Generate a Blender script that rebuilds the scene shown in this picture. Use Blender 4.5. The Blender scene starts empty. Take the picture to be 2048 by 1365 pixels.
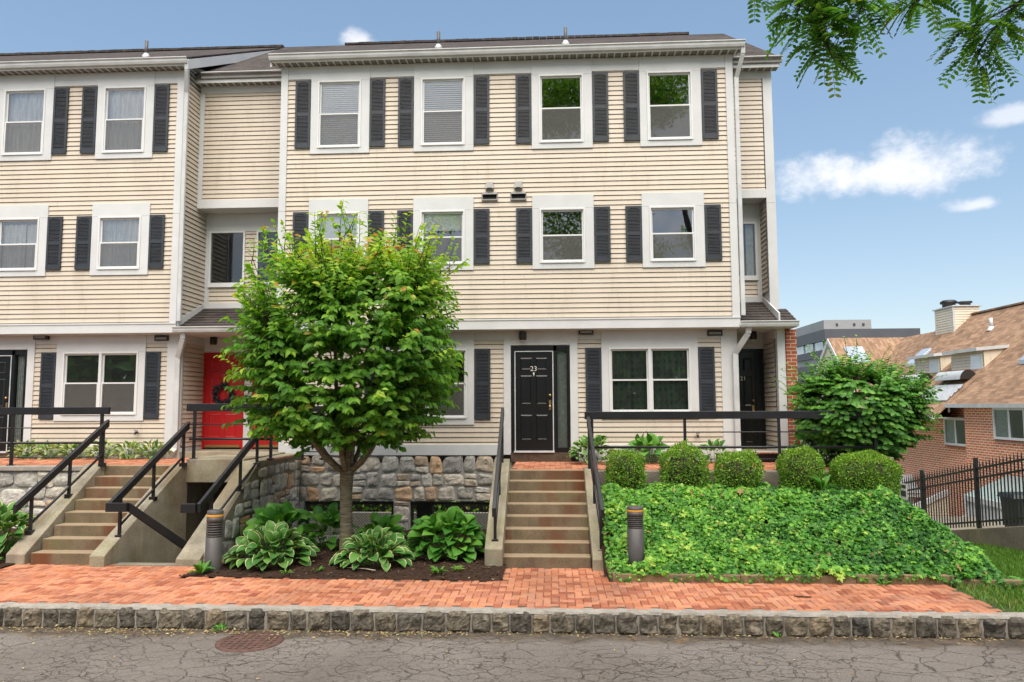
import bpy, math, random
import numpy as np
from mathutils import Vector, Matrix, noise as mnoise
random.seed(7); rng = np.random.default_rng(7)
S = bpy.context.scene
COL = S.collection

# ------------------------------------------------------------------ camera
CAM_R = (0.99848, 0.05503, -0.00426); CAM_U = (0.00901, -0.08642, 0.99622); CAM_F = (-0.05446, 0.99474, 0.08679)
CAM_C = (0.7201, -15.5072, 0.9248)
cd = bpy.data.cameras.new('camera'); cam = bpy.data.objects.new('camera', cd); COL.objects.link(cam)
cd.sensor_fit = 'HORIZONTAL'; cd.sensor_width = 36.0; cd.lens = 1501.44 / 2048 * 36
cd.clip_start = 0.1; cd.clip_end = 3000
m = Matrix.Identity(4)
for i in range(3):
    m[i][0] = CAM_R[i]; m[i][1] = CAM_U[i]; m[i][2] = -CAM_F[i]; m[i][3] = CAM_C[i]
cam.matrix_world = m
S.camera = cam

# ------------------------------------------------------------------ sky, sun, exposure
SUN_EL, SUN_AZ = 63.0, 176.0          # compass-like azimuth measured clockwise from +Y
W = bpy.data.worlds.new('World'); S.world = W; W.use_nodes = True
nt = W.node_tree; nt.nodes.clear()
def N(tree, typ, **kw):
    n = tree.nodes.new(typ)
    for k, v in kw.items(): setattr(n, k, v)
    return n
out = N(nt, 'ShaderNodeOutputWorld'); bg = N(nt, 'ShaderNodeBackground'); bg.inputs['Strength'].default_value = 0.155
sky = N(nt, 'ShaderNodeTexSky'); sky.sky_type = 'NISHITA'; sky.sun_disc = False
sky.sun_elevation = math.radians(SUN_EL); sky.sun_rotation = math.radians(SUN_AZ)
sky.altitude = 0; sky.air_density = 1.0; sky.dust_density = 0.7; sky.ozone_density = 1.6
tc = N(nt, 'ShaderNodeTexCoord')
def wmath(op, a, b=None, c=None):
    n = N(nt, 'ShaderNodeMath', operation=op)
    for i, v in enumerate((a, b, c)):
        if v is None: continue
        if isinstance(v, (int, float)): n.inputs[i].default_value = v
        else: nt.links.new(v, n.inputs[i])
    return n.outputs[0]
nz = N(nt, 'ShaderNodeTexNoise'); nz.inputs['Scale'].default_value = 12; nz.inputs['Detail'].default_value = 9; nz.inputs['Roughness'].default_value = .62
mp = N(nt, 'ShaderNodeMapping'); mp.inputs['Scale'].default_value = (1, 1, 1.35)
nt.links.new(tc.outputs['Generated'], mp.inputs['Vector']); nt.links.new(mp.outputs['Vector'], nz.inputs['Vector'])
def cloud(d, w, h, dens):
    d = Vector(d).normalized(); r = Vector((d.y, -d.x, 0)).normalized(); u = r.cross(d)
    def dot(v):
        n = N(nt, 'ShaderNodeVectorMath', operation='DOT_PRODUCT'); nt.links.new(tc.outputs['Generated'], n.inputs[0]); n.inputs[1].default_value = v
        return n.outputs['Value']
    x = wmath('DIVIDE', dot(r), w); y = wmath('DIVIDE', dot(u), h); f = wmath('MAXIMUM', dot(d), 0.0)
    yb = wmath('MULTIPLY', wmath('MINIMUM', y, 0.0), -0.9)          # flatter bottom
    rr = wmath('SQRT', wmath('ADD', wmath('ADD', wmath('MULTIPLY', x, x), wmath('MULTIPLY', y, y)), wmath('MULTIPLY', yb, yb)))
    e = wmath('ADD', wmath('SUBTRACT', 1.0, rr), wmath('MULTIPLY', wmath('SUBTRACT', nz.outputs['Fac'], .5), 2.6))
    mr = N(nt, 'ShaderNodeMapRange', interpolation_type='SMOOTHSTEP'); mr.inputs['From Min'].default_value = 0.0; mr.inputs['From Max'].default_value = .8
    mr.inputs['To Max'].default_value = dens
    nt.links.new(e, mr.inputs['Value'])
    return wmath('MULTIPLY', mr.outputs['Result'], wmath('GREATER_THAN', f, 0.5))
cl = None
for args in [((.394, .877, .270), .120, .044, .9), ((.500, .813, .31), .045, .016, .6), ((.4735, .852, .2215), .035, .012, .7), ((-.2338, .865, .443), .03, .016, .8), ((-.12, -.86, .46), 1.0, .62, .75)]:  # last: unseen pale cloud added to whiten window reflections and soften the facade
    c = cloud(*args); cl = c if cl is None else wmath('MAXIMUM', cl, c)
mixc = N(nt, 'ShaderNodeMix', data_type='RGBA')
nt.links.new(cl, mixc.inputs['Factor']); 
CLOUD_V = 3.6
mixc.inputs[7].default_value = (CLOUD_V, CLOUD_V * 1.0, CLOUD_V * 1.03, 1)
hs_ = N(nt, 'ShaderNodeHueSaturation'); hs_.inputs['Saturation'].default_value = 1.17; nt.links.new(sky.outputs['Color'], hs_.inputs['Color'])
gm_ = N(nt, 'ShaderNodeGamma'); gm_.inputs['Gamma'].default_value = .62; nt.links.new(hs_.outputs['Color'], gm_.inputs['Color'])      # soften the jump from zenith to horizon
nt.links.new(gm_.outputs[0], mixc.inputs[6])
nt.links.new(mixc.outputs[2], bg.inputs['Color']); nt.links.new(bg.outputs[0], out.inputs['Surface'])

sl = bpy.data.lights.new('sun', 'SUN'); sl.energy = 3.3; sl.angle = math.radians(70); sl.color = (1.0, .93, .83)
sun = bpy.data.objects.new('sun', sl); COL.objects.link(sun)
az, el = math.radians(SUN_AZ), math.radians(SUN_EL)
to_sun = Vector((math.sin(az) * math.cos(el), math.cos(az) * math.cos(el), math.sin(el)))
sun.rotation_euler = (-to_sun).to_track_quat('-Z', 'Y').to_euler()
sun.location = (0, -20, 30)
vs = S.view_settings; vs.view_transform = 'Standard'; vs.look = 'None'; vs.gamma = 1; vs.exposure = 1.0; vs.use_curve_mapping = False
S.cycles.max_bounces = 7; S.cycles.transparent_max_bounces = 12; S.cycles.diffuse_bounces = 3; S.cycles.glossy_bounces = 3
S.cycles.use_adaptive_sampling = True; S.cycles.adaptive_threshold = 0.02; S.cycles.use_denoising = True
S.cycles.sample_clamp_indirect = 6

# ------------------------------------------------------------------ materials
class MT:
    def __init__(self, name):
        self.m = bpy.data.materials.new(name); self.m.use_nodes = True
        self.t = self.m.node_tree; self.t.nodes.clear()
        self.out = self.n('ShaderNodeOutputMaterial'); self.p = self.n('ShaderNodeBsdfPrincipled')
        self.l(self.p.outputs[0], self.out.inputs['Surface'])
    def n(self, typ, **kw): return N(self.t, typ, **kw)
    def l(self, a, b): self.t.links.new(a, b)
    def coord(self, scale=(1, 1, 1), rot=(0, 0, 0)):
        c = self.n('ShaderNodeTexCoord'); mp = self.n('ShaderNodeMapping'); mp.inputs['Scale'].default_value = scale; mp.inputs['Rotation'].default_value = rot
        self.l(c.outputs['Object'], mp.inputs['Vector']); return mp.outputs['Vector']
    def noise(self, scale, detail=4, vec=None, rough=.55, dist=0):
        n = self.n('ShaderNodeTexNoise'); n.inputs['Scale'].default_value = scale; n.inputs['Detail'].default_value = detail; n.inputs['Roughness'].default_value = rough
        n.inputs['Distortion'].default_value = dist
        self.l(vec if vec is not None else self.coord(), n.inputs['Vector']); return n.outputs['Fac']
    def ramp(self, fac, stops, interp='LINEAR'):
        r = self.n('ShaderNodeValToRGB'); r.color_ramp.interpolation = interp
        e = r.color_ramp.elements
        while len(e) < len(stops): e.new(.5)
        for i, (p, c) in enumerate(stops):
            e[i].position = p; e[i].color = (c, c, c, 1) if isinstance(c, (int, float)) else (*c, 1)
        self.l(fac, r.inputs['Fac']); return r.outputs['Color']
    def mix(self, fac, a, b, mode='MIX'):
        n = self.n('ShaderNodeMix', data_type='RGBA', blend_type=mode)
        for sock, v in ((n.inputs[0], fac), (n.inputs[6], a), (n.inputs[7], b)):
            if isinstance(v, (int, float)): sock.default_value = v
            elif isinstance(v, tuple): sock.default_value = (*v, 1)
            else: self.l(v, sock)
        return n.outputs[2]
    def math(self, op, a, b=0.0):
        n = self.n('ShaderNodeMath', operation=op)
        for i, v in enumerate((a, b)):
            if isinstance(v, (int, float)): n.inputs[i].default_value = v
            else: self.l(v, n.inputs[i])
        return n.outputs[0]
    def attr(self, name):
        a = self.n('ShaderNodeAttribute'); a.attribute_name = name; return a.outputs['Fac']
    def base(self, c):
        if isinstance(c, tuple): self.p.inputs['Base Color'].default_value = (*c, 1)
        else: self.l(c, self.p.inputs['Base Color'])
    def set(self, rough=.6, metal=0, spec=.5):
        self.p.inputs['Roughness'].default_value = rough; self.p.inputs['Metallic'].default_value = metal; self.p.inputs['Specular IOR Level'].default_value = spec
        return self
    def bump(self, h, strength=.3, dist=.01):
        b = self.n('ShaderNodeBump'); b.inputs['Strength'].default_value = strength; b.inputs['Distance'].default_value = dist
        self.l(h, b.inputs['Height']); self.l(b.outputs[0], self.p.inputs['Normal'])

def scaled(c, k): return tuple(min(1, x * k) for x in c)
def M_plain(name, col, rough=.5, var=.12, scale=6, bump=0, metal=0, spec=.5, fine=0):
    t = MT(name); f = t.noise(scale, 5)
    c = t.mix(t.ramp(f, [(.3, 0.0), (.7, 1.0)]), scaled(col, 1 - var), scaled(col, 1 + var))
    if fine: c = t.mix(fine, c, t.ramp(t.noise(90, 3), [(.3, scaled(col, .5)), (.7, scaled(col, 1.4))]))
    t.base(c); t.set(rough, metal, spec)
    if bump: t.bump(t.noise(scale * 9, 5), bump, .006)
    return t.m
def M_siding(name, col):
    t = MT(name)
    f = t.noise(1.3, 4, t.coord((1, 1, .5)))
    c = t.mix(t.ramp(f, [(.3, 0.0), (.7, 1.0)]), scaled(col, .93), scaled(col, 1.06))
    # each course has its own slight tint, so lap joints read as separate boards
    v = t.n('ShaderNodeTexWhiteNoise', noise_dimensions='1D'); s = t.n('ShaderNodeSeparateXYZ'); co = t.n('ShaderNodeTexCoord'); t.l(co.outputs['Object'], s.inputs[0])
    t.l(t.math('FLOOR', t.math('DIVIDE', s.outputs['Z'], .1008)), v.inputs['W'])
    c = t.mix(t.math('MULTIPLY', v.outputs['Value'], .28), c, scaled((col[0], col[1] * .93, col[2] * .86), .93))
    # butt joints between the vinyl lengths
    jx = t.math('FRACT', t.math('ADD', t.math('DIVIDE', s.outputs['X'], 3.66), t.math('MULTIPLY', v.outputs['Value'], 7.3)))
    c = t.mix(t.math('MULTIPLY', t.math('LESS_THAN', jx, .0028), .45), c, (.30, .23, .16))
    # grime in runs
    g = t.noise(3.0, 6, t.coord((1.6, 1.6, .25)), .7)
    c = t.mix(t.math('MULTIPLY', t.ramp(g, [(.52, 0.0), (.76, 1.0)]), .42), c, (.34, .28, .19))
    t.base(c); t.set(.42, 0, .4); t.bump(t.noise(26, 4, t.coord((1, 1, 12))), .08, .004)
    return t.m
def M_attr(name, stops, rough=.8, detail=.25, nscale=30, bump=.3, spots=None, bdist=.01):
    """colour picked per piece by the face attribute 'rnd', broken up with noise"""
    t = MT(name); c = t.ramp(t.attr('rnd'), stops)
    n = t.noise(nscale, 6, None, .65)
    c = t.mix(1.0, c, t.ramp(n, [(.25, 1 - detail), (.75, 1 + detail)]), 'MULTIPLY')
    if spots:
        c = t.mix(t.math('MULTIPLY', t.ramp(t.noise(nscale * .25, 5), [(spots[1], 0.0), (spots[1] + .16, 1.0)]), spots[2]), c, spots[0])
    if name == 'clay paver':   # worn, damp and dusty patches
        c = t.mix(1.0, c, t.ramp(t.noise(.9, 6), [(.3, .70), (.55, 1.0), (.75, 1.12)]), 'MULTIPLY'); c = t.mix(t.math('MULTIPLY', t.ramp(t.noise(2.4, 5), [(.58, 0.0), (.75, 1.0)]), .35), c, (.40, .27, .19))
    t.base(c); t.set(rough, 0, .35); t.bump(n, bump, bdist)
    return t.m
def M_leaf(name, stops, rough=.42, trans=.35, margin=None, vein=True):
    t = MT(name); c = t.ramp(t.attr('rnd'), stops)
    if margin: c = t.mix(t.attr('margin'), c, margin)
    t.base(c); t.set(rough + .08, 0, .28)
    tr = t.n('ShaderNodeBsdfTranslucent'); t.l(t.mix(1.0, c, (1.25, 1.35, .55), 'MULTIPLY'), tr.inputs['Color'])
    mx = t.n('ShaderNodeMixShader'); mx.inputs[0].default_value = trans
    t.l(t.p.outputs[0], mx.inputs[1]); t.l(tr.outputs[0], mx.inputs[2]); t.l(mx.outputs[0], t.out.inputs['Surface'])
    return t.m
def M_glass(name, tint=(.93, .95, .94), base=.10):
    t = MT(name)
    tr = t.n('ShaderNodeBsdfTransparent'); tr.inputs[0].default_value = (*tint, 1)
    gl = t.n('ShaderNodeBsdfGlossy'); gl.inputs['Roughness'].default_value = .015; gl.inputs['Color'].default_value = (.95, .97, 1, 1)
    lw = t.n('ShaderNodeLayerWeight'); lw.inputs[0].default_value = .35
    b = t.n('ShaderNodeBump'); b.inputs['Strength'].default_value = .05; b.inputs['Distance'].default_value = .02
    t.l(t.noise(1.6, 2), b.inputs['Height']); t.l(b.outputs[0], gl.inputs['Normal'])
    f = t.math('ADD', t.math('MULTIPLY', lw.outputs['Fresnel'], .8), base)
    mx = t.n('ShaderNodeMixShader'); t.l(f, mx.inputs[0]); t.l(tr.outputs[0], mx.inputs[1]); t.l(gl.outputs[0], mx.inputs[2]); t.l(mx.outputs[0], t.out.inputs['Surface'])
    return t.m
def M_brickwall(name, c1, c2, mortar, bw=.215, bh=.075, ms=.007):
    t = MT(name)
    c = t.n('ShaderNodeTexCoord'); s = t.n('ShaderNodeSeparateXYZ'); t.l(c.outputs['Object'], s.inputs[0])
    cb = t.n('ShaderNodeCombineXYZ'); t.l(t.math('ADD', s.outputs['X'], s.outputs['Y']), cb.inputs['X']); t.l(s.outputs['Z'], cb.inputs['Y'])
    b = t.n('ShaderNodeTexBrick'); b.inputs['Scale'].default_value = 1; b.inputs['Brick Width'].default_value = bw; b.inputs['Row Height'].default_value = bh
    b.inputs['Mortar Size'].default_value = ms; b.inputs['Color1'].default_value = (*c1, 1); b.inputs['Color2'].default_value = (*c2, 1); b.inputs['Mortar'].default_value = (*mortar, 1)
    b.inputs['Bias'].default_value = -.1; b.inputs['Mortar Smooth'].default_value = .1
    t.l(cb.outputs[0], b.inputs['Vector'])
    n = t.noise(14, 5); col = t.mix(1.0, b.outputs['Color'], t.ramp(n, [(.3, .78), (.7, 1.2)]), 'MULTIPLY')
    t.base(col); t.set(.85, 0, .3); t.bump(t.math('SUBTRACT', t.math('MULTIPLY', n, .3), b.outputs['Fac']), .5, .008)
    return t.m
def M_shingle(name, c1, c2, axis, slope_len=1.0, bw=.17, bh=.14):
    """axis 'x': courses run along x, rows up the slope (y); axis 'y': courses run along y"""
    t = MT(name)
    c = t.n('ShaderNodeTexCoord'); s = t.n('ShaderNodeSeparateXYZ'); t.l(c.outputs['Object'], s.inputs[0])
    cb = t.n('ShaderNodeCombineXYZ'); t.l(s.outputs['X' if axis == 'x' else 'Y'], cb.inputs['X']); t.l(t.math('MULTIPLY', s.outputs['Y' if axis == 'x' else 'X'], slope_len), cb.inputs['Y'])
    b = t.n('ShaderNodeTexBrick'); b.inputs['Scale'].default_value = 1; b.inputs['Brick Width'].default_value = bw; b.inputs['Row Height'].default_value = bh
    b.inputs['Mortar Size'].default_value = .004; b.offset = .37; b.squash = 1.3; b.squash_frequency = 3
    b.inputs['Color1'].default_value = (*c1, 1); b.inputs['Color2'].default_value = (*c2, 1); b.inputs['Mortar'].default_value = (*scaled(c1, .45), 1)
    t.l(cb.outputs[0], b.inputs['Vector'])
    n = t.noise(60, 4); n2 = t.noise(1.1, 5)
    col = t.mix(1.0, t.mix(1.0, b.outputs['Color'], t.ramp(n, [(.3, .7), (.7, 1.3)]), 'MULTIPLY'), t.ramp(n2, [(.3, .8), (.7, 1.15)]), 'MULTIPLY')
    t.base(col); t.set(.95, 0, .2); t.bump(t.math('SUBTRACT', t.math('MULTIPLY', n, .4), b.outputs['Fac']), .6, .01)
    return t.m
def M_concrete(name, col, rust=0, moss=0, top_light=0):
    t = MT(name); n = t.noise(2.2, 8, None, .6); n2 = t.noise(55, 4)
    c = t.mix(t.ramp(n, [(.3, 0.0), (.72, 1.0)]), scaled(col, .66), scaled(col, 1.2))
    c = t.mix(1.0, c, t.ramp(n2, [(.3, .78), (.7, 1.18)]), 'MULTIPLY')
    st = t.noise(2.6, 5, t.coord((2.2, 2.2, .16)), .6)
    c = t.mix(t.math('MULTIPLY', t.ramp(st, [(.5, 0.0), (.75, 1.0)]), .5), c, scaled(col, .42))
    if moss: c = t.mix(t.math('MULTIPLY', t.ramp(t.noise(1.5, 6), [(.45, 0.0), (.7, 1.0)]), moss), c, (.17, .16, .05))
    if rust:
        r = t.noise(1.9, 3, t.coord((1.0, .6, .35)), .5)
        c = t.mix(t.math('MULTIPLY', t.ramp(r, [(.50, 0.0), (.66, 1.0)]), rust), c, (.15, .055, .025))
    if top_light:   # upward faces painted paler as if sky-lit, risers keep their weathering
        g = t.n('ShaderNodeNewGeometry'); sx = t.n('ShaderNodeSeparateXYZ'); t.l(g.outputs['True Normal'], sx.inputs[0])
        c = t.mix(t.math('MULTIPLY', t.ramp(sx.outputs['Z'], [(.5, 0.0), (.9, 1.0)]), top_light), c, t.mix(t.noise(9, 5), scaled(col, 1.3), scaled(col, 2.0)))
    t.base(c); t.set(.92, 0, .25); t.bump(t.noise(30, 8, None, .7), .45, .012)
    return t.m

SID = (.60, .52, .422)
M = {}
M['siding'] = M_siding('vinyl siding', SID)
M['trim'] = M_plain('white trim', (.615, .615, .605), .45, .06, 2.0, 0, 0, .4)
M['vinyl'] = M_plain('white vinyl', (.70, .70, .69), .35, .04, 3)
M['shutter'] = M_plain('charcoal shutter', (.027, .032, .041), .5, .2, 4, .05)
M['soffitdark'] = M_plain('vented soffit', (.20, .20, .19), .7, .15, 8)  # grey holds the perforations plus shade painted into a white soffit
M['soffit'] = M_plain('soffit white', (.60, .60, .58), .6, .08, 3)
M['gutter'] = M_plain('gutter aluminium', (.55, .555, .545), .4, .12, 3.5, .0)
M['shingle'] = M_shingle('dark roof shingle', (.085, .07, .062), (.05, .042, .04), 'x', 1.1)
M['black'] = M_plain('black door paint', (.007, .007, .008), .3, .2, 3, 0, 0, .5)
M['blackmetal'] = M_plain('black painted steel', (.012, .012, .014), .38, .3, 7, .06)
M['red'] = M_plain('red door paint', (.46, .008, .010), .38, .1, 2)
M['brass'] = M_plain('brass', (.55, .38, .16), .3, .1, 8, 0, .9)
M['numeral'] = M_plain('pale numerals', (.75, .72, .64), .5, .05, 8)
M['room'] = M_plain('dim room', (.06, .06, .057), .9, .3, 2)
M['glass'] = M_glass('window glass', (.98, .99, .985), .19)
M['glassdark'] = M_glass('storm glass', (.82, .88, .86), .07)
M['blind'] = M_plain('white blind', (.90, .89, .87), .5, .04, 5)
M['blindgrey'] = M_plain('grey blind', (.10, .105, .095), .6, .1, 5)
M['wood'] = M_plain('weathered timber', (.22, .16, .09), .85, .35, 3, .5, 0, .2, .3)
M['rotwood'] = M_plain('rotten timber', (.10, .07, .05), .95, .5, 9, .8, 0, .2, .5)
M['grey'] = M_plain('grey vent', (.25, .24, .225), .45, .1, 6)
M['darkhole'] = M_plain('dark opening', (.012, .012, .012), .9, .1, 3)
M['lamp'] = M_plain('dark bronze', (.02, .018, .017), .4, .2, 6)
M['lens'] = M_plain('frosted lens', (.55, .53, .48), .3, .05, 6)
M['bollard'] = M_plain('bronze grey bollard', (.075, .068, .064), .5, .12, 12, .03)
M['amber'] = M_plain('amber band', (.75, .33, .02), .4, .05, 8)
M['rubble'] = M_attr('rubble stone', [(0, (.28, .26, .235)), (.3, (.54, .505, .44)), (.5, (.36, .33, .285)), (.70, (.60, .53, .43)), (.80, (.40, .31, .22)), (.9, (.50, .31, .18)), (1, (.60, .40, .24))], .88, .42, 17, .5, ((.62, .62, .59), .60, .45), .012)
M['mortar'] = M_plain('mortar', (.36, .345, .31), .95, .25, 8, .5)
M['granite'] = M_attr('granite sett', [(0, (.07, .062, .052)), (.4, (.17, .14, .10)), (.7, (.11, .095, .075)), (1, (.24, .185, .12))], .92, .75, 22, 1.0, ((.36, .30, .22), .56, .6), .03)
M['kerbtop'] = M_plain('kerb top mortar', (.32, .29, .25), .95, .38, 9, .9, 0, .2, .5)
M['paver'] = M_attr('clay paver', [(0, (.29, .085, .045)), (.3, (.47, .175, .085)), (.6, (.55, .235, .125)), (.85, (.49, .21, .125)), (1, (.37, .125, .07))], .85, .24, 22, .3, ((.27, .14, .09), .56, .55))
M['joint'] = M_plain('sandy joint', (.12, .065, .04), .95, .35, 20, .4)
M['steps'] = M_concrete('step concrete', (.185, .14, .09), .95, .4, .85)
M['cheek'] = M_concrete('mossy concrete', (.36, .32, .24), .3, .5)
M['concrete'] = M_concrete('plain concrete', (.25, .22, .175), 0, .3)
M['soil'] = M_plain('mulch', (.045, .026, .018), .98, .55, 24, 1.0, 0, .1, .5)
def M_bark():
    t = MT('tree bark'); a = t.noise(5, 5, t.coord((1, 1, 9)), .65); b = t.noise(3, 5)
    c = t.mix(t.ramp(a, [(.35, 0.0), (.65, 1.0)]), (.115, .090, .058), (.27, .225, .15)); c = t.mix(t.math('MULTIPLY', t.ramp(b, [(.5, 0.0), (.7, 1.0)]), .5), c, (.20, .19, .09))
    t.base(c); t.set(.9, 0, .2); t.bump(t.math('ADD', a, t.math('MULTIPLY', t.noise(40, 5), .4)), .9, .015); return t.m
M['bark'] = M_bark()
M['twig'] = M_plain('dark twig', (.045, .032, .02), .9, .3, 12, .4)
M['brick'] = M_brickwall('red brick', (.40, .105, .045), (.30, .07, .035), (.50, .45, .37))
M['nbrick'] = M_brickwall('orange brick', (.74, .23, .10), (.60, .165, .07), (.92, .80, .62), .30, .10, .013)
M['nshingle'] = M_shingle('tan roof shingle', (.37, .235, .15), (.22, .135, .085), 'y', 1.37, .30, .16)
M['nsiding'] = M_siding('cream siding', (.72, .64, .50))
M['curtain'] = M_plain('pale curtain', (.55, .55, .53), .8, .2, 14)
M['metalpale'] = M_plain('pale metal', (.52, .53, .53), .5, .15, 6)
M['rustmetal'] = M_plain('rusty metal', (.34, .16, .08), .7, .4, 5)
M['officedark'] = M_plain('office dark band', (.085, .085, .10), .5, .1, .3)
M['officelight'] = M_plain('office light band', (.30, .30, .30), .6, .06, .3)
M['officeglass'] = M_plain('office window', (.50, .55, .62), .15, .25, .35, 0, .3)
M['bin'] = M_plain('green bin plastic', (.012, .02, .016), .5, .2, 5)
M['sign'] = M_plain('white sign', (.75, .75, .75), .5, .03, 5)
M['iron'] = M_plain('rusty cast iron', (.115, .06, .045), .8, .35, 14, .5)
M['wreath'] = M_attr('dark wreath leaves', [(0, (.015, .016, .02)), (1, (.06, .06, .075))], .5, .2, 30, .1)
M['hedgefar'] = M_plain('far hedge', (.04, .085, .02), .9, .5, 5, .6)
M['bootwhite'] = M_plain('white box', (.6, .6, .58), .5, .1, 6)

# lace / sheer curtains and dotted screens
def M_lace(name, col, hole, scale, amt=.7):
    t = MT(name)
    v = t.n('ShaderNodeTexVoronoi'); v.inputs['Scale'].default_value = scale; v.inputs['Randomness'].default_value = .25; t.l(t.coord((1, 1, .8)), v.inputs['Vector'])
    f = t.ramp(v.outputs['Distance'], [(.25, 1.0), (.5, 0.0)])
    n = t.noise(3, 6, t.coord((6, 6, .6)), .7)
    c = t.mix(t.math('MULTIPLY', f, amt), col, hole); c = t.mix(t.ramp(n, [(.35, .0), (.65, .75)]), c, scaled(col, .45))
    t.base(c); t.set(.9, 0, .1); return t.m
M['lace'] = M_lace('lace curtain', (.84, .84, .82), (.30, .31, .30), 24, .5)
M['sheer'] = M_lace('sheer curtain', (.86, .86, .86), (.6, .6, .62), 40, .3)
M['lacegreen'] = M_lace('patterned net curtain', (.24, .27, .24), (.085, .115, .095), 9, .85)
def M_screen():
    t = MT('insect screen'); tr = t.n('ShaderNodeBsdfTransparent'); t.base((.19, .18, .17)); t.set(.8, 0, .2)
    mx = t.n('ShaderNodeMixShader'); mx.inputs[0].default_value = .40; t.l(tr.outputs[0], mx.inputs[1]); t.l(t.p.outputs[0], mx.inputs[2]); t.l(mx.outputs[0], t.out.inputs['Surface']); return t.m
M['screen'] = M_screen()

# asphalt with cracks and patches
def M_road():
    t = MT('cracked asphalt')
    n = t.noise(110, 4, None, .75); n2 = t.noise(34, 5, None, .7); big = t.noise(.55, 6)
    c = t.mix(t.ramp(big, [(.3, 0.0), (.7, 1.0)]), (.150, .128, .110), (.22, .193, .168))
    c = t.mix(1.0, c, t.ramp(n, [(.25, .55), (.5, 1.0), (.75, 1.5)]), 'MULTIPLY'); c = t.mix(1.0, c, t.ramp(n2, [(.3, .78), (.7, 1.22)]), 'MULTIPLY')
    co = t.n('ShaderNodeTexCoord'); nzv = t.n('ShaderNodeTexNoise'); nzv.inputs['Scale'].default_value = 3.1; nzv.inputs['Detail'].default_value = 8; nzv.inputs['Roughness'].default_value = .62; t.l(co.outputs['Object'], nzv.inputs['Vector'])
    ad = t.n('ShaderNodeVectorMath', operation='MULTIPLY_ADD'); ad.inputs[1].default_value = (.30, .30, .30); t.l(nzv.outputs['Color'], ad.inputs[0]); t.l(co.outputs['Object'], ad.inputs[2])
    mp = t.n('ShaderNodeMapping'); mp.inputs['Scale'].default_value = (2.1, 3.2, 1); t.l(ad.outputs[0], mp.inputs['Vector'])
    hs = []
    for sc, w in ((1.3, .022), (2.7, .026)):
        v = t.n('ShaderNodeTexVoronoi', feature='DISTANCE_TO_EDGE'); v.inputs['Scale'].default_value = sc; t.l(mp.outputs[0], v.inputs['Vector'])
        hs.append(t.ramp(t.math('ADD', v.outputs['Distance'], t.math('MULTIPLY', t.math('SUBTRACT', n2, .5), .03)), [(0.0, 1.0), (w, 0.0)]))
    gate = t.ramp(t.noise(.8, 3), [(.47, 0.0), (.58, .9)])
    cr = t.math('MAXIMUM', t.math('MULTIPLY', hs[0], t.ramp(t.noise(1.4, 3), [(.33, .15), (.55, 1.0)])), t.math('MULTIPLY', hs[1], gate))
    dirt = t.ramp(t.noise(2.2, 4), [(.5, (.024, .019, .015)), (.72, (.17, .09, .035))])
    c = t.mix(t.math('MULTIPLY', cr, .66), c, dirt)
    sp = t.n('ShaderNodeSeparateXYZ'); t.l(co.outputs['Object'], sp.inputs[0])            # dirt washed into the gutter along the kerb
    gz_ = t.math('ADD', sp.outputs['Y'], t.math('MULTIPLY', t.math('SUBTRACT', t.noise(1.8, 6), .5), .8))
    gut = t.math('MULTIPLY', t.ramp(t.math('ADD', gz_, 7.5), [(.78, 0.0), (.98, 1.0)]), .85)
    c = t.mix(gut, c, t.ramp(t.noise(5, 7, None, .7), [(.35, (.05, .04, .032)), (.55, (.11, .085, .06)), (.72, (.24, .13, .05))]))
    t.base(c); t.set(.95, 0, .2); t.bump(t.math('SUBTRACT', t.math('ADD', t.math('MULTIPLY', n, .5), t.math('MULTIPLY', n2, .6)), t.math('MULTIPLY', cr, 1.3)), .8, .014)
    return t.m
M['road'] = M_road()
M['lawn'] = M_plain('lawn soil', (.05, .085, .02), .95, .5, 5, .5)
M['farland'] = M_plain('far ground', (.07, .085, .04), .95, .4, .3)
LEAFG = [(0, (.050, .145, .018)), (.3, (.10, .26, .026)), (.55, (.20, .39, .035)), (.8, (.38, .53, .05)), (.92, (.48, .55, .07)), (.965, (.42, .33, .05)), (1, (.50, .17, .05))]
M['treeleaf'] = M_leaf('tree leaf', LEAFG, .38, .42)
M['ivyleaf'] = M_leaf('ivy leaf', [(0, (.024, .09, .014)), (.24, (.05, .18, .022)), (.55, (.11, .31, .034)), (.84, (.23, .45, .052)), (.985, (.40, .55, .09)), (1, (.33, .22, .08))], .42, .28)
M['boxleaf'] = M_leaf('box leaf', [(0, (.06, .15, .02)), (.5, (.15, .31, .03)), (.9, (.32, .50, .05)), (1, (.30, .26, .08))], .4, .25)
M['hosta'] = M_leaf('hosta leaf', [(0, (.045, .15, .028)), (.6, (.075, .21, .04)), (1, (.12, .27, .05))], .4, .2, (.55, .56, .28))
M['hostapale'] = M_leaf('pale hosta leaf', [(0, (.045, .14, .022)), (.5, (.11, .22, .035)), (1, (.42, .45, .18))], .4, .25, (.55, .55, .26))
M['hostagreen'] = M_leaf('green hosta leaf', [(0, (.04, .15, .02)), (.5, (.075, .23, .03)), (1, (.15, .34, .045))], .36, .25)
M['locust'] = M_leaf('locust leaflet', [(0, (.06, .17, .03)), (.5, (.15, .33, .05)), (.85, (.28, .44, .07)), (1, (.38, .38, .10))], .45, .6)
M['shrubleaf'] = M_leaf('shrub leaf', [(0, (.045, .14, .022)), (.5, (.09, .25, .032)), (.85, (.18, .38, .05)), (1, (.28, .45, .06))], .36, .28)
M['grass'] = M_leaf('grass blade', [(0, (.05, .13, .014)), (.6, (.10, .22, .025)), (.9, (.18, .29, .045)), (1, (.36, .32, .13))], .5, .3)
M['litter'] = M_attr('dry litter', [(0, (.10, .06, .03)), (.4, (.30, .20, .09)), (.8, (.46, .37, .19)), (1, (.22, .30, .06))], .9, .2, 30, 0)
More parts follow.
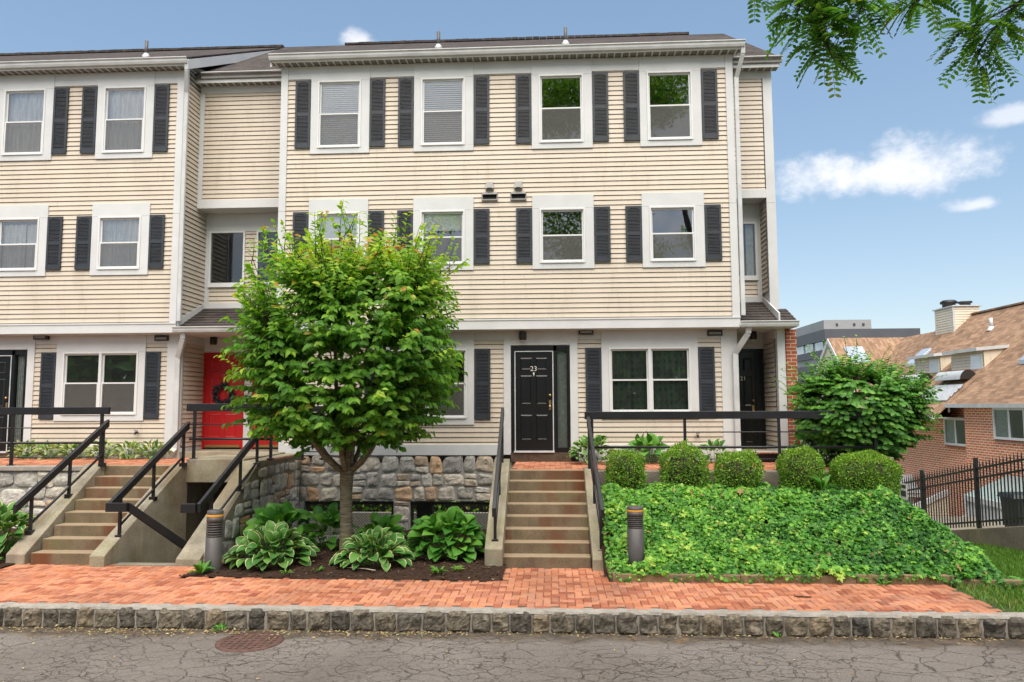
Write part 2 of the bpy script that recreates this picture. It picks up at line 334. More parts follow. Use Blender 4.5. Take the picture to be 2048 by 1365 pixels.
M['flower'] = M_plain('yellow flower', (.7, .5, .04), .6, .1, 9)
M['stick'] = M_plain('pale stick', (.5, .42, .32), .8, .1, 9)

# ------------------------------------------------------------------ mesh helpers
class MB:
    def __init__(s): s.v = []; s.f = []; s.mi = []; s.r = []; s.sm = []
    def add(s, vs, fs, mi=0, r=None, smooth=False):
        b = len(s.v); s.v += [tuple(v) for v in vs]
        for f in fs: s.f.append([b + i for i in f]); s.mi.append(mi); s.r.append(random.random() if r is None else r); s.sm.append(smooth)
        return s
    def box(s, x0, x1, y0, y1, z0, z1, mi=0, r=None):
        x0, x1 = min(x0, x1), max(x0, x1); y0, y1 = min(y0, y1), max(y0, y1); z0, z1 = min(z0, z1), max(z0, z1)
        if r is None: r = random.random()
        vs = [(x, y, z) for z in (z0, z1) for y in (y0, y1) for x in (x0, x1)]
        return s.add(vs, [(0, 2, 3, 1), (4, 5, 7, 6), (0, 1, 5, 4), (2, 6, 7, 3), (0, 4, 6, 2), (1, 3, 7, 5)], mi, r)
    def hexa(s, p, mi=0, r=None):   # 8 points: bottom 4 (ccw from above), top 4
        return s.add(p, [(3, 2, 1, 0), (4, 5, 6, 7), (0, 1, 5, 4), (1, 2, 6, 5), (2, 3, 7, 6), (3, 0, 4, 7)], mi, r)
    def quad(s, a, b, c, d, mi=0, r=None): return s.add([a, b, c, d], [(0, 1, 2, 3)], mi, r)
    def bar(s, a, b, w, h, mi=0, up=(0, 0, 1), r=None):   # square bar between two points: w sideways, h along up
        a, b = Vector(a), Vector(b); d = (b - a).normalized(); sd = d.cross(Vector(up))
        if sd.length < 1e-4: sd = d.cross(Vector((0, 1, 0)))
        sd.normalize(); u = sd.cross(d).normalized(); sd *= w / 2; u *= h / 2
        return s.hexa([a - sd - u, a + sd - u, b + sd - u, b - sd - u, a - sd + u, a + sd + u, b + sd + u, b - sd + u], mi, r)
    def tube(s, path, rad, n=8, mi=0, cap=True, smooth=True):
        path = [Vector(p) for p in path]; rad = rad if isinstance(rad, (list, tuple)) else [rad] * len(path)
        b = len(s.v); prev = None
        for i, p in enumerate(path):
            d = (path[min(i + 1, len(path) - 1)] - path[max(i - 1, 0)]).normalized()
            if prev is None: a = d.orthogonal().normalized()
            else:
                a = prev - d * prev.dot(d)
                a = a.normalized() if a.length > 1e-5 else d.orthogonal().normalized()
            prev = a; c = d.cross(a)
            for k in range(n):
                t = 2 * math.pi * k / n; s.v.append(tuple(p + (a * math.cos(t) + c * math.sin(t)) * rad[i]))
        rr = random.random()
        for i in range(len(path) - 1):
            for k in range(n):
                k2 = (k + 1) % n; s.f.append([b + i * n + k, b + i * n + k2, b + (i + 1) * n + k2, b + (i + 1) * n + k]); s.mi.append(mi); s.r.append(rr); s.sm.append(smooth)
        if cap:
            s.f.append([b + k for k in range(n)][::-1]); s.f.append([b + (len(path) - 1) * n + k for k in range(n)]); s.mi += [mi, mi]; s.r += [rr, rr]; s.sm += [False, False]
        return s
    def lathe(s, prof, c=(0, 0, 0), n=24, mi=0, smooth=True, cap=True):
        b = len(s.v)
        for r, z in prof:
            for k in range(n): t = 2 * math.pi * k / n; s.v.append((c[0] + r * math.cos(t), c[1] + r * math.sin(t), c[2] + z))
        for i in range(len(prof) - 1):
            for k in range(n):
                k2 = (k + 1) % n; s.f.append([b + i * n + k, b + i * n + k2, b + (i + 1) * n + k2, b + (i + 1) * n + k]); s.mi.append(mi); s.r.append(.5); s.sm.append(smooth)
        if cap: s.f.append([b + (len(prof) - 1) * n + k for k in range(n)]); s.mi.append(mi); s.r.append(.5); s.sm.append(False)
        return s
    def build(s, name, mats, parent=None, bevel=0, rnd=False):
        me = bpy.data.meshes.new(name); me.from_pydata(s.v, [], s.f)
        for mm in (mats if isinstance(mats, (list, tuple)) else [mats]): me.materials.append(mm)
        me.polygons.foreach_set('material_index', s.mi); me.polygons.foreach_set('use_smooth', s.sm)
        if rnd: a = me.attributes.new('rnd', 'FLOAT', 'FACE'); a.data.foreach_set('value', s.r)
        me.update(); o = bpy.data.objects.new(name, me); COL.objects.link(o)
        if parent: o.parent = parent; o.matrix_parent_inverse = Matrix.Translation(-parent_loc(parent))
        if bevel:
            b = o.modifiers.new('bevel', 'BEVEL'); b.width = bevel; b.segments = 2; b.limit_method = 'ANGLE'; b.angle_limit = math.radians(40)
        return o
def parent_loc(p): return Vector(p.location) if p.parent is None else Vector((0, 0, 0))   # parts sit at the world origin
def thing(name, label, cat, loc=(0, 0, 0), group=None):
    o = bpy.data.objects.new(name, None); COL.objects.link(o); o.location = loc; o.empty_display_size = .2
    return tag(o, label, cat, group)
def tag(o, label, cat, group=None):
    o['label'] = label; o['category'] = cat
    if group: o['group'] = group
    return o
def kind(o, k): o['kind'] = k; return o
def box1(name, mat, parent, *d, bevel=0): return MB().box(*d).build(name, mat, parent, bevel)
def rebase(o, loc):
    """put a single-mesh object's origin at loc without moving its shape"""
    o.data.transform(Matrix.Translation(-Vector(loc))); o.location = loc; return o
def text_mesh(txt, size, name, mat, parent, pos, depth=.006):
    cu = bpy.data.curves.new(name, 'FONT'); cu.body = txt; cu.size = size; cu.extrude = depth; cu.align_x = 'CENTER'; cu.resolution_u = 3; cu.offset = -.001
    tmp = bpy.data.objects.new(name, cu); COL.objects.link(tmp)
    bpy.context.view_layer.update()
    me = bpy.data.meshes.new_from_object(tmp.evaluated_get(bpy.context.evaluated_depsgraph_get()))
    bpy.data.objects.remove(tmp); bpy.data.curves.remove(cu)
    me.transform(Matrix.Translation(Vector(pos)) @ Matrix.Rotation(math.pi / 2, 4, 'X'))
    me.materials.clear(); me.materials.append(mat)
    o = bpy.data.objects.new(name, me); COL.objects.link(o); o.parent = parent; o.matrix_parent_inverse = Matrix.Translation(-parent_loc(parent)); return o

# leaf instancing with numpy: template in local (x across, y along, z up)
def tmpl_leaf(w=.5, fold=.12, droop=.15, base=.32):
    v = [(0, 0, 0), (-w / 2, base + .05, fold), (-w * .38, .68, fold * .5), (0, 1, -droop), (w * .38, .68, fold * .5), (w / 2, base + .05, fold), (0, base + .05, 0), (0, .68, -droop * .35)]
    f = [(0, 6, 1), (1, 6, 7, 2), (2, 7, 3), (0, 5, 6), (6, 5, 4, 7), (7, 4, 3)]
    return np.array(v), f
def tmpl_ivy():
    pts = [(0, 0), (-.30, -.12), (-.52, .12), (-.30, .30), (-.46, .62), (-.17, .58), (0, 1.0), (.17, .58), (.46, .62), (.30, .30), (.52, .12), (.30, -.12)]
    v = [(x, y, .10 * abs(x) - .10 * y * y) for x, y in pts] + [(0, .3, .0)]
    f = [(12, (i + 1) % 12, i) for i in range(12)]
    return np.array(v), f
def tmpl_hosta(w=.62):
    ys = [0, .12, .35, .62, .84, 1.0]; ws = [.03, .68, 1.0, .95, .60, .0]
    v = []; 
    for y, k in zip(ys, ws):
        h = .18 * math.sin(y * 2.6) - .17 * y * y
        for a, zz in ((-1, .10), (-.85, .07), (0, 0), (.85, .07), (1, .10)): v.append((a * k * w / 2, y, h + zz * k))
    f = []; mg = []
    for i in range(5):
        for j in range(4):
            q = i * 5 + j; f.append((q, q + 1, q + 6, q + 5)); mg.append(1.0 if j in (0, 3) else 0.0)
    return np.array(v), f, mg
def tmpl_blade():
    return np.array([(-.5, 0, 0), (.5, 0, 0), (.35, .5, .05), (-.35, .5, .05), (0, 1, .22)]), [(0, 1, 2, 3), (3, 2, 4)]
def tmpl_oval():
    return np.array([(0, 0, 0), (-.5, .35, .04), (-.4, .75, .03), (0, 1, 0), (.4, .75, .03), (.5, .35, .04)]), [(0, 5, 4, 3), (0, 3, 2, 1)]
def unit(a): return a / np.maximum(np.linalg.norm(a, axis=1, keepdims=True), 1e-9)
def scatter(name, mat, tmpl, P, T, Nn, L, Wd, rnd, parent=None, margin=None, extra=None):
    """P points, T leaf direction, Nn leaf normal, L length, Wd width scale"""
    tv, tf = tmpl[0], tmpl[1]; n = len(P); k = len(tv)
    P = np.asarray(P, float); T = unit(np.asarray(T, float)); Nn = np.asarray(Nn, float)
    Nn = unit(Nn - T * np.sum(Nn * T, 1, keepdims=True)); X = np.cross(T, Nn)
    L = np.broadcast_to(L, n)[:, None, None]; Wd = np.broadcast_to(Wd, n)[:, None, None]
    V = P[:, None, :] + X[:, None, :] * tv[None, :, 0:1] * L * Wd + T[:, None, :] * tv[None, :, 1:2] * L + Nn[:, None, :] * tv[None, :, 2:3] * L
    V = V.reshape(-1, 3)
    sizes = np.array([len(f) for f in tf]); flat = np.concatenate([np.array(f) for f in tf])
    loops = (flat[None, :] + (np.arange(n) * k)[:, None]).ravel(); tot = np.tile(sizes, n)
    R = np.repeat(np.broadcast_to(rnd, n), len(tf)); MG = np.tile(np.array(margin if margin is not None else [0.0] * len(tf)), n)
    mi = np.zeros(len(tot), int)
    if extra is not None:   # an MB with wood, second material slot
        ev = np.array(extra[0].v); ef = extra[0].f; off = len(V); V = np.vstack([V, ev])
        loops = np.concatenate([loops] + [np.array(f) + off for f in ef]); tot = np.concatenate([tot, [len(f) for f in ef]])
        R = np.concatenate([R, [.5] * len(ef)]); MG = np.concatenate([MG, [0.] * len(ef)]); mi = np.concatenate([mi, [1] * len(ef)])
    me = bpy.data.meshes.new(name); me.vertices.add(len(V)); me.vertices.foreach_set('co', V.ravel())
    me.loops.add(len(loops)); me.loops.foreach_set('vertex_index', loops.astype(np.int32))
    st = np.concatenate([[0], np.cumsum(tot)[:-1]]); me.polygons.add(len(tot)); me.polygons.foreach_set('loop_start', st.astype(np.int32)); me.polygons.foreach_set('loop_total', tot.astype(np.int32))
    me.polygons.foreach_set('material_index', mi.astype(np.int32)); me.polygons.foreach_set('use_smooth', np.ones(len(tot), bool))
    me.update(calc_edges=True)
    a = me.attributes.new('rnd', 'FLOAT', 'FACE'); a.data.foreach_set('value', R.astype(np.float32))
    a = me.attributes.new('margin', 'FLOAT', 'FACE'); a.data.foreach_set('value', MG.astype(np.float32))
    me.materials.append(mat)
    if extra is not None: me.materials.append(extra[1])
    o = bpy.data.objects.new(name, me); COL.objects.link(o)
    if parent: o.parent = parent; o.matrix_parent_inverse = Matrix.Translation(-parent_loc(parent))
    return o
def rdir(n): return unit(rng.normal(size=(n, 3)))

# ================================================================== THE SETTING
ZR, ZP = -1.76, -1.5                     # road and pavement levels
road = MB().box(-90, 90, -70, -6.30, ZR - .2, ZR).build('road', M['road']); kind(road, 'structure')
MB().quad((-900, -900, -6.4), (900, -900, -6.4), (900, 1400, -6.4), (-900, 1400, -6.4)).build('ground', M['farland'])['kind'] = 'structure'

def herring(x0, x1, y0, y1, z, inside, w=.1005, ox=0, oy=0, th=.05):
    mb = MB(); g = .0035
    for i in range(int((x1 - x0) / w) + 3):
        for j in range(int((y1 - y0) / w) + 3):
            c = (i - j) % 4
            if c not in (0, 3): continue
            X, Y = x0 - w + i * w + ox, y0 - w + j * w + oy
            sx, sy = (2, 1) if c == 0 else (1, 2)
            a, b, cc, d = X + g, X + sx * w - g, Y + g, Y + sy * w - g
            if not inside((a + b) / 2, (cc + d) / 2): continue
            t = [random.gauss(0, .0022) for _ in range(4)]; k = .006; r = random.random()
            P = [(a, cc, z - th), (b, cc, z - th), (b, d, z - th), (a, d, z - th)]
            Q = [(a, cc, z - k + t[0]), (b, cc, z - k + t[1]), (b, d, z - k + t[2]), (a, d, z - k + t[3])]
            R = [(a + k, cc + k, z + t[0]), (b - k, cc + k, z + t[1]), (b - k, d - k, z + t[2]), (a + k, d - k, z + t[3])]
            mb.add(P + Q + R, [(0, 1, 5, 4), (1, 2, 6, 5), (2, 3, 7, 6), (3, 0, 4, 7), (4, 5, 9, 8), (5, 6, 10, 9), (6, 7, 11, 10), (7, 4, 8, 11), (8, 9, 10, 11)], 0, r)
    return mb
BEDP = [(-4.72, -4.72), (-4.28, -3.95), (-.36, -3.95), (-.36, -4.12), (-.02, -4.16), (-.02, -4.84)]
def in_bed(x, y):
    if not (-4.8 < x < -.02 and -4.86 < y < 0): return False
    return y > -4.70 - .03 * (x + 4.72) and (x > -4.72 + (y + 4.72) * .55)
PAV_R = 5.95
def in_pav(x, y):
    if y < -6.16 or x > PAV_R + .05 * (y + 6) : return False
    if in_bed(x, y): return False
    if x < 1.47: return y < -3.93
    return y < -4.78
pv = herring(-13.2, 6.2, -6.2, -3.9, ZP, in_pav)
pv.box(-14, PAV_R, -6.18, -4.80, ZP - .3, ZP - .0075, 1).box(-14, -4.75, -4.80, -3.9, ZP - .3, ZP - .0075, 1).box(-.02, 1.46, -4.80, -3.9, ZP - .3, ZP - .0075, 1)
kind(pv.build('pavement', [M['paver'], M['joint']], rnd=True), 'structure')

# granite sett kerb with a mortar top
def rock(mb, x0, x1, z0, z1, yf, depth, amp, n=5, r=None, mi=0, axis='y', bul=.25, jit=False):
    """rough faced block whose front looks to -y (axis 'y') or +x (axis 'x')"""
    r = random.random() if r is None else r; sd = Vector((random.uniform(-99, 99), random.uniform(-99, 99), 3))
    jt = min(.045, .16 * min(x1 - x0, z1 - z0)) if jit else 0; cj = [(random.uniform(-jt, jt), random.uniform(-jt, jt)) for _ in range(4)]
    vs = []; fs = []
    for i in range(n + 1):
        for j in range(n + 1):
            u, v = i / n, j / n
            ed = min(u, 1 - u, v, 1 - v); k = min(1, ed * (3.2 if axis == 'k' else 6.5))
            a = x0 + (x1 - x0) * u; z = z0 + (z1 - z0) * v
            # rounded corners
            a += (cj[0][0] * (1 - u) + cj[1][0] * u) * (1 - v) + (cj[2][0] * (1 - u) + cj[3][0] * u) * v; z += (cj[0][1] * (1 - u) + cj[1][1] * u) * (1 - v) + (cj[2][1] * (1 - u) + cj[3][1] * u) * v
            cu, cv = abs(u - .5) * 2, abs(v - .5) * 2
            sh = max(0, cu * cv - .55) * .35
            a += ((x0 + x1) / 2 - a) * sh; z += ((z0 + z1) / 2 - z) * sh
            nn = mnoise.noise(Vector((a * 7, z * 7, 0)) + sd) * amp * 1.3 + mnoise.noise(Vector((a * 24, z * 24, 0)) + sd) * amp * .5
            d = -depth * (1 - k) * .8 + bul * amp * k + nn * (.4 + .6 * k)
            if 0 < u < 1: a += mnoise.noise(Vector((z * 14, a * 14, 9)) + sd) * .006
            z += mnoise.noise(Vector((a * 10, 4, z * 10)) + sd) * .008 * (1 if 0 < v < 1 else .6)
            vs.append((a, yf - d, z) if axis == 'y' else (yf + d, a, z))
    for i in range(n):
        for j in range(n):
            q = i * (n + 1) + j; f = (q, q + n + 1, q + n + 2, q + 1); fs.append(f)
    mb.add(vs, fs, mi, r, smooth=False)
kb = MB(); x = -14.2
while x < 14:
    w = random.uniform(.21, .31); rock(kb, x + .004, x + w - .008, ZR - .02, ZP - .022 + random.uniform(-.014, .010), -6.335, .045, .04, 10); x += w
kb.box(-14.2, 14, -6.30, -6.16, ZR - .1, ZP - .045, 1)
# lumpy mortar bed on top
n = 280; vs = []; fs = []
for i in range(n + 1):
    X = -14.2 + 28.2 * i / n
    for j, (yy, zz) in enumerate(((-6.312, ZP - .04), (-6.295, ZP - .012), (-6.24, ZP - .004), (-6.158, ZP - .004))):
        vs.append((X, yy + mnoise.noise(Vector((X * 5, j, 0))) * .012, zz + mnoise.noise(Vector((X * 4, j * 3, 5))) * .008))
for i in range(n):
    for j in range(3): q = i * 4 + j; fs.append((q, q + 4, q + 5, q + 1))
kb.add(vs, fs, 1, .5)
kind(kb.build('kerb', [M['granite'], M['kerbtop']], rnd=True), 'structure')

# mulch bed
def grid_mesh(name, mat, x0, x1, y0, y1, nx, ny, zf, keep=None, noise=.0):
    mb = MB(); vs = []; fs = []
    for i in range(nx + 1):
        for j in range(ny + 1):
            X = x0 + (x1 - x0) * i / nx; Y = y0 + (y1 - y0) * j / ny
            vs.append((X, Y, zf(X, Y) + (mnoise.noise(Vector((X * 7, Y * 7, 1))) * noise + mnoise.noise(Vector((X * 19, Y * 19, 1))) * noise * .6 if noise else 0)))
    for i in range(nx):
        for j in range(ny):
            cx = x0 + (x1 - x0) * (i + .5) / nx; cy = y0 + (y1 - y0) * (j + .5) / ny
            if keep is None or keep(cx, cy): q = i * (ny + 1) + j; fs.append((q, q + ny + 1, q + ny + 2, q + 1))
    mb.add(vs, fs, 0, None, True); return mb.build(name, mat)
def bed_z(x, y): return ZP + .005 + .05 * min(1, max(0, (y + 4.75) * 1.5)) - .12 * max(0, (y + 1.6) / 1.6)
kind(grid_mesh('mulch_bed', M['soil'], -4.8, -.02, -4.9, .0, 150, 150, bed_z, in_bed, .022), 'structure')
kind(grid_mesh('left_mulch_bed', M['soil'], -13, -7.68, -4.3, -2.1, 90, 40, lambda x, y: ZP + .02 + .25 * max(0, (y + 4.0) / 1.9), None, .02), 'structure')

# ================================================================== THE TOWN HOUSES
HZ = 8.16
house = thing('town_house', 'cream clapboard terrace of three storey town houses with white window casings and charcoal shutters', 'terrace house', (0, 3, -.2))

def lap(mb, a0, a1, z0, z1, P, holes=(), e=.1008, mi=0, flip=False):
    """lapped siding: P(a, z, d) maps along-wall, height, outward distance to the world"""
    k0 = math.floor(z0 / e)
    for k in range(k0, math.ceil(z1 / e)):
        lo, hi = max(z0, k * e), min(z1, (k + 1) * e)
        if hi - lo < .008: continue
        iv = [(a0, a1)]
        for (h0, h1, hz0, hz1) in holes:
            if hz0 < hi - .002 and hz1 > lo + .002:
                nv = []
                for (p, q) in iv:
                    if h1 <= p or h0 >= q: nv.append((p, q)); continue
                    if h0 > p: nv.append((p, h0))
                    if h1 < q: nv.append((h1, q))
                iv = nv
        top = hi - .017 if hi == (k + 1) * e else hi
        for (p, q) in iv:
            if q - p < .004: continue
            prof = [(lo, .026), (top, .012)] + ([(top, -.02), (hi, -.02), (hi, .026)] if top < hi else [])
            vs = [P(p, z, d) for z, d in prof] + [P(q, z, d) for z, d in prof]; m_ = len(prof)
            fs = [(i, i + m_, i + 1 + m_, i + 1) for i in range(m_ - 1)]
            if flip: fs = [f[::-1] for f in fs]
            mb.add(vs, fs, mi)
def front(Y): return lambda a, z, d: (a, Y - d, z)
def sideR(X): return lambda a, z, d: (X + d, a, z)      # wall looking to +x, a runs along y
def sideL(X): return lambda a, z, d: (X - d, a, z)

def casing(mb, x0, x1, z0, z1, fx0, fx1, fz0, fz1, Y, d=.045, back=.03):
    """white boards round an opening; the joints butt"""
    y0, y1 = Y - d, Y + back
    mb.box(x0, x1, y0, y1, fz1, z1); mb.box(x0, x1, y0, y1, z0, fz0)
    mb.box(x0, fx0, y0 + .002, y1, fz0, fz1); mb.box(fx1, x1, y0 + .002, y1, fz0, fz1)
def sash_window(parent, x0, x1, z0, z1, Y, inner, cas=None, screen=True, lights=1, name='window', glass='glass', matched=None, meet=.5):
    """vinyl frame (x0..x1, z0..z1) in the wall plane Y, with sashes, panes and what hangs behind them"""
    mb = MB()
    if cas: casing(mb, *cas, x0, x1, z0, z1, Y)
    fw = .035; yf = Y - .058
    mb.box(x0, x0 + fw, yf, Y + .09, z0, z1, 1); mb.box(x1 - fw, x1, yf, Y + .09, z0, z1, 1)
    mb.box(x0 + fw, x1 - fw, yf, Y + .09, z1 - fw, z1, 1); mb.box(x0 + fw, x1 - fw, yf - .012, Y + .09, z0, z0 + fw, 1)
    # dim room behind
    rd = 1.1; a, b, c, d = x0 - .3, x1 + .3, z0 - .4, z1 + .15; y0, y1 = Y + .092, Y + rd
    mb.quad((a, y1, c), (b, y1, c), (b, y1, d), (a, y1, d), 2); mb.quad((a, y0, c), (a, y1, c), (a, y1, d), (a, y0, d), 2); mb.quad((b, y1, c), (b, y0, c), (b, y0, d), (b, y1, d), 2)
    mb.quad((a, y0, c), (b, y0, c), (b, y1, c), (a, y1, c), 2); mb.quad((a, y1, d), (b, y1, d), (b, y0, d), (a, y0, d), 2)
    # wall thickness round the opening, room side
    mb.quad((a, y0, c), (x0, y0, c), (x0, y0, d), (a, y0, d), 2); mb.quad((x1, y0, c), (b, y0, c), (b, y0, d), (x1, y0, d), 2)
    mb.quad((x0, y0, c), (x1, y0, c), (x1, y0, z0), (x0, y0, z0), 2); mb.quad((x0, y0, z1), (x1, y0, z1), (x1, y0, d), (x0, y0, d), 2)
    w = mb.build(name, [M['trim'], M['vinyl'], M['room']], parent, .004)
    ix0, ix1, iz0, iz1 = x0 + fw, x1 - fw, z0 + fw, z1 - fw
    cols = [(ix0, ix1)] if lights == 1 else [(ix0, (ix0 + ix1) / 2 - .03), ((ix0 + ix1) / 2 + .03, ix1)]
    if lights == 2: MB().box((ix0 + ix1) / 2 - .03, (ix0 + ix1) / 2 + .03, yf - .004, Y + .09, iz0, iz1).build('mullion', M['vinyl'], w, .004)
    for (p, q) in cols:
        zm = iz0 + (iz1 - iz0) * meet; s = .032
        for (lo, hi, yy, nm) in ((zm - .015, iz1, Y - .008, 'upper_sash'), (iz0, zm + .018, Y - .042, 'lower_sash')):
            sb = MB(); yb = yy + .032
            sb.box(p, p + s, yy, yb, lo, hi); sb.box(q - s, q, yy, yb, lo, hi); sb.box(p + s, q - s, yy - .003, yb, hi - s, hi); sb.box(p + s, q - s, yy - .003, yb, lo, lo + s)
            sb.build(nm, M['vinyl'], w, .003)
            MB().quad((p + s, yy + .016, lo + s), (q - s, yy + .016, lo + s), (q - s, yy + .016, hi - s), (p + s, yy + .016, hi - s)).build('pane', M[glass], w)
        if screen: MB().quad((p + s, Y - .0455, iz0 + s), (q - s, Y - .0455, iz0 + s), (q - s, Y - .0455, zm - .01), (p + s, Y - .0455, zm - .01)).build('insect_screen', M['screen'], w)
        inner(w, p, q, iz0, iz1, Y)
    return w
def blinds(mat='blind', drop=1.0, pitch=.045, tilt=1.15):
    def f(w, p, q, z0, z1, Y):
        mb = MB(); z = z1 - .03; mb.box(p + .01, q - .01, Y + .04, Y + .075, z1 - .05, z1)
        while z > z1 - (z1 - z0) * drop:
            dy, dz = .024 * math.cos(tilt), .024 * math.sin(tilt); mb.bar((p + .012, Y + .047, z), (q - .012, Y + .047, z), .003, .048, 0, (0, dy, dz)); z -= pitch
        mb.build('blind', M[mat], w)
    return f
def curtain(mat, top=1.0, amp=.018, gap=0.0):
    def f(w, p, q, z0, z1, Y):
        n = 60; vs = []; fs = []; zt = z0 + (z1 - z0) * top; ph = random.uniform(0, 9)
        for i in range(n + 1):
            a = p + (q - p) * i / n; d = Y + .085 + amp * math.sin(a * 55 + ph) + amp * .6 * math.sin(a * 23 + ph * 2)
            vs += [(a, d, z0), (a, d + .004, zt)]
        for i in range(n):
            if gap and abs((i + .5) / n - .62) < gap: continue
            fs.append((2 * i, 2 * i + 2, 2 * i + 3, 2 * i + 1))
        MB().add(vs, fs, 0, None, True).build('curtain', M[mat], w)
    return f
def nothing(*a): pass
def shade(mat, drop):
    def f(w, p, q, z0, z1, Y): MB().box(p + .01, q - .01, Y + .05, Y + .054, z1 - (z1 - z0) * drop, z1).build('blind', M[mat], w)
    return f
def shutter(parent, x0, x1, z0, z1, Y):
    mb = MB(); y0, y1 = Y - .056, Y - .012; s = .045; zm = (z0 + z1) / 2
    mb.box(x0, x0 + s, y0, y1, z0, z1); mb.box(x1 - s, x1, y0, y1, z0, z1)
    mb.box(x0 + s, x1 - s, y0 + .002, y1, z0, z0 + .11); mb.box(x0 + s, x1 - s, y0 + .002, y1, zm - .035, zm + .035)
    # arched top rail
    a, b = x0 + s, x1 - s; zt = z1 - .075; n = 10
    vs = [];
    for i in range(n + 1):
        u = i / n; vs += [(a + (b - a) * u, y0 + .002, zt + .035 * math.sin(math.pi * u)), (a + (b - a) * u, y0 + .002, z1), (a + (b - a) * u, y1, zt + .035 * math.sin(math.pi * u))]
    mb.add(vs, [(3 * i, 3 * i + 3, 3 * i + 4, 3 * i + 1) for i in range(n)] + [(3 * i + 2, 3 * i + 5, 3 * i + 3, 3 * i) for i in range(n)])
    mb.box(a, b, y0 + .02, y1, z1 - .04, z1 - .001)
    for lo, hi in ((z0 + .11, zm - .035), (zm + .035, zt + .036)):
        z = lo + .006
        while z < hi - .01:
            mb.hexa([(a, y0 + .006, z), (b, y0 + .006, z), (b, y1 - .006, z + .016), (a, y1 - .006, z + .016), (a, y0 + .006, z + .015), (b, y0 + .006, z + .015), (b, y1 - .006, z + .031), (a, y1 - .006, z + .031)]); z += .030
    mb.box(a, b, y1 - .003, y1 - .0005, z0 + .1, z1 - .05)
    return mb.build('shutter', M['shutter'], parent, .003)
def gutter(name, parent, x0, x1, yb, zt, h=.125, d=.12):
    """K style trough: profile in (y, z), back at yb"""
    pr = [(0, 0), (0, -h), (-d * .62, -h), (-d * .78, -h * .62), (-d * .80, -h * .30), (-d, -h * .14), (-d, 0), (-d + .012, .002), (-d + .014, -.02), (-.01, -h + .02)]
    vs = [(x0, yb + p, zt + q) for p, q in pr] + [(x1, yb + p, zt + q) for p, q in pr]; n = len(pr)
    mb = MB().add(vs, [(i, (i + 1) % n, (i + 1) % n + n, i + n) for i in range(n)] + [tuple(range(n)), tuple(range(2 * n - 1, n - 1, -1))])
    return mb.build(name, M['gutter'], parent)
def soffit(parent, x0, x1, y0, y1, z):
    """vented panels between light ribs, front lip at y0"""
    mb = MB(); mb.box(x0, x1, y0 - .02, y0, z - .012, z + .06, 0); mb.box(x0, x1, y0, y1, z + .012, z + .03, 1); x = x0 + .03
    while x < x1 - .03: mb.box(x, x + .03, y0, y1, z - .002, z + .0115, 0); x += .155
    return mb.build('soffit', [M['soffit'], M['soffitdark']], parent)

XW = [-4.36, -2.156, .319, 2.555]; CW = 1.26
def dspout(parent, pts, w=.085, d=.065, name='downspout'):
    mb = MB()
    for a, b in zip(pts[:-1], pts[1:]):
        A, B = Vector(a), Vector(b)
        if abs((B - A).normalized().z) > .9: mb.bar(a, b, w, d, 0, (0, 1, 0))
        else: mb.bar(a, b, w, d, 0, (0, 0, 1) if abs((B - A).normalized().z) < .35 else (0, 1, 0))
    return mb.build(name, M['gutter'], parent, .01)
def panel_door(parent, x0, x1, z0, z1, Y, mat, name='door'):
    """six panel slab"""
    mb = MB(); mb.box(x0, x1, Y - .02, Y + .03, z0, z1); h = z1 - z0; w = x1 - x0
    d = mb.build(name, M[mat], parent, .003)
    pm = MB()
    for (a, b) in ((.13, .45), (.55, .87)):
        for (lo, hi) in ((.10, .36), (.46, .76), (.81, .94)):
            X0, X1, Z0, Z1 = x0 + a * w, x0 + b * w, z0 + lo * h, z0 + hi * h; y = Y - .0205
            k = .022
            o = [(X0, Z0), (X1, Z0), (X1, Z1), (X0, Z1)]; i1 = [(X0 + k, Z0 + k), (X1 - k, Z0 + k), (X1 - k, Z1 - k), (X0 + k, Z1 - k)]; i2 = [(X0 + 2 * k, Z0 + 2 * k), (X1 - 2 * k, Z0 + 2 * k), (X1 - 2 * k, Z1 - 2 * k), (X0 + 2 * k, Z1 - 2 * k)]
            vs = [(p, y, q) for p, q in o] + [(p, y - .010, q) for p, q in i1] + [(p, y - .003, q) for p, q in i2]
            pm.add(vs, [(i, (i + 1) % 4, (i + 1) % 4 + 4, i + 4) for i in range(4)] + [(i + 4, (i + 1) % 4 + 4, (i + 1) % 4 + 8, i + 8) for i in range(4)] + [(8, 9, 10, 11)])
    pm.build('door_panels', M[mat], d)
    return d
def knob(parent, x, z, Y, plate=True):
    mb = MB()
    if plate: mb.box(x - .022, x + .022, Y - .028, Y - .018, z - .22, z - .02)
    for dz in ((.08, -.15) if plate else (0,)):
        mb.add(*sphere((x, Y - .055, z + dz), .027, 10, 7), 0, None, True); mb.tube([(x, Y - .02, z + dz), (x, Y - .05, z + dz)], .011, 8)
    return mb.build('handle', M['brass'], parent)
def sphere(c, r, n=12, m=8, sq=(1, 1, 1)):
    vs = []; fs = []
    for j in range(m + 1):
        p = math.pi * j / m
        for i in range(n): t = 2 * math.pi * i / n; vs.append((c[0] + r * sq[0] * math.sin(p) * math.cos(t), c[1] + r * sq[1] * math.sin(p) * math.sin(t), c[2] + r * sq[2] * math.cos(p)))
    for j in range(m):
        for i in range(n): i2 = (i + 1) % n; fs.append((j * n + i, (j + 1) * n + i, (j + 1) * n + i2, j * n + i2))
    return vs, fs
def porch_lamp(parent, x, y, z):
    mb = MB(); mb.lathe([(.075, 0), (.078, -.10), (.07, -.16), (.055, -.17)], (x, y, z), 16); mb.box(x - .03, x + .03, y, y + .10, z - .06, z - .02)
    l = mb.build('porch_lamp', M['lamp'], parent)
    MB().lathe([(.0, -.186), (.04, -.184), (.058, -.172)], (x, y, z), 16).build('lens', M['lens'], l)
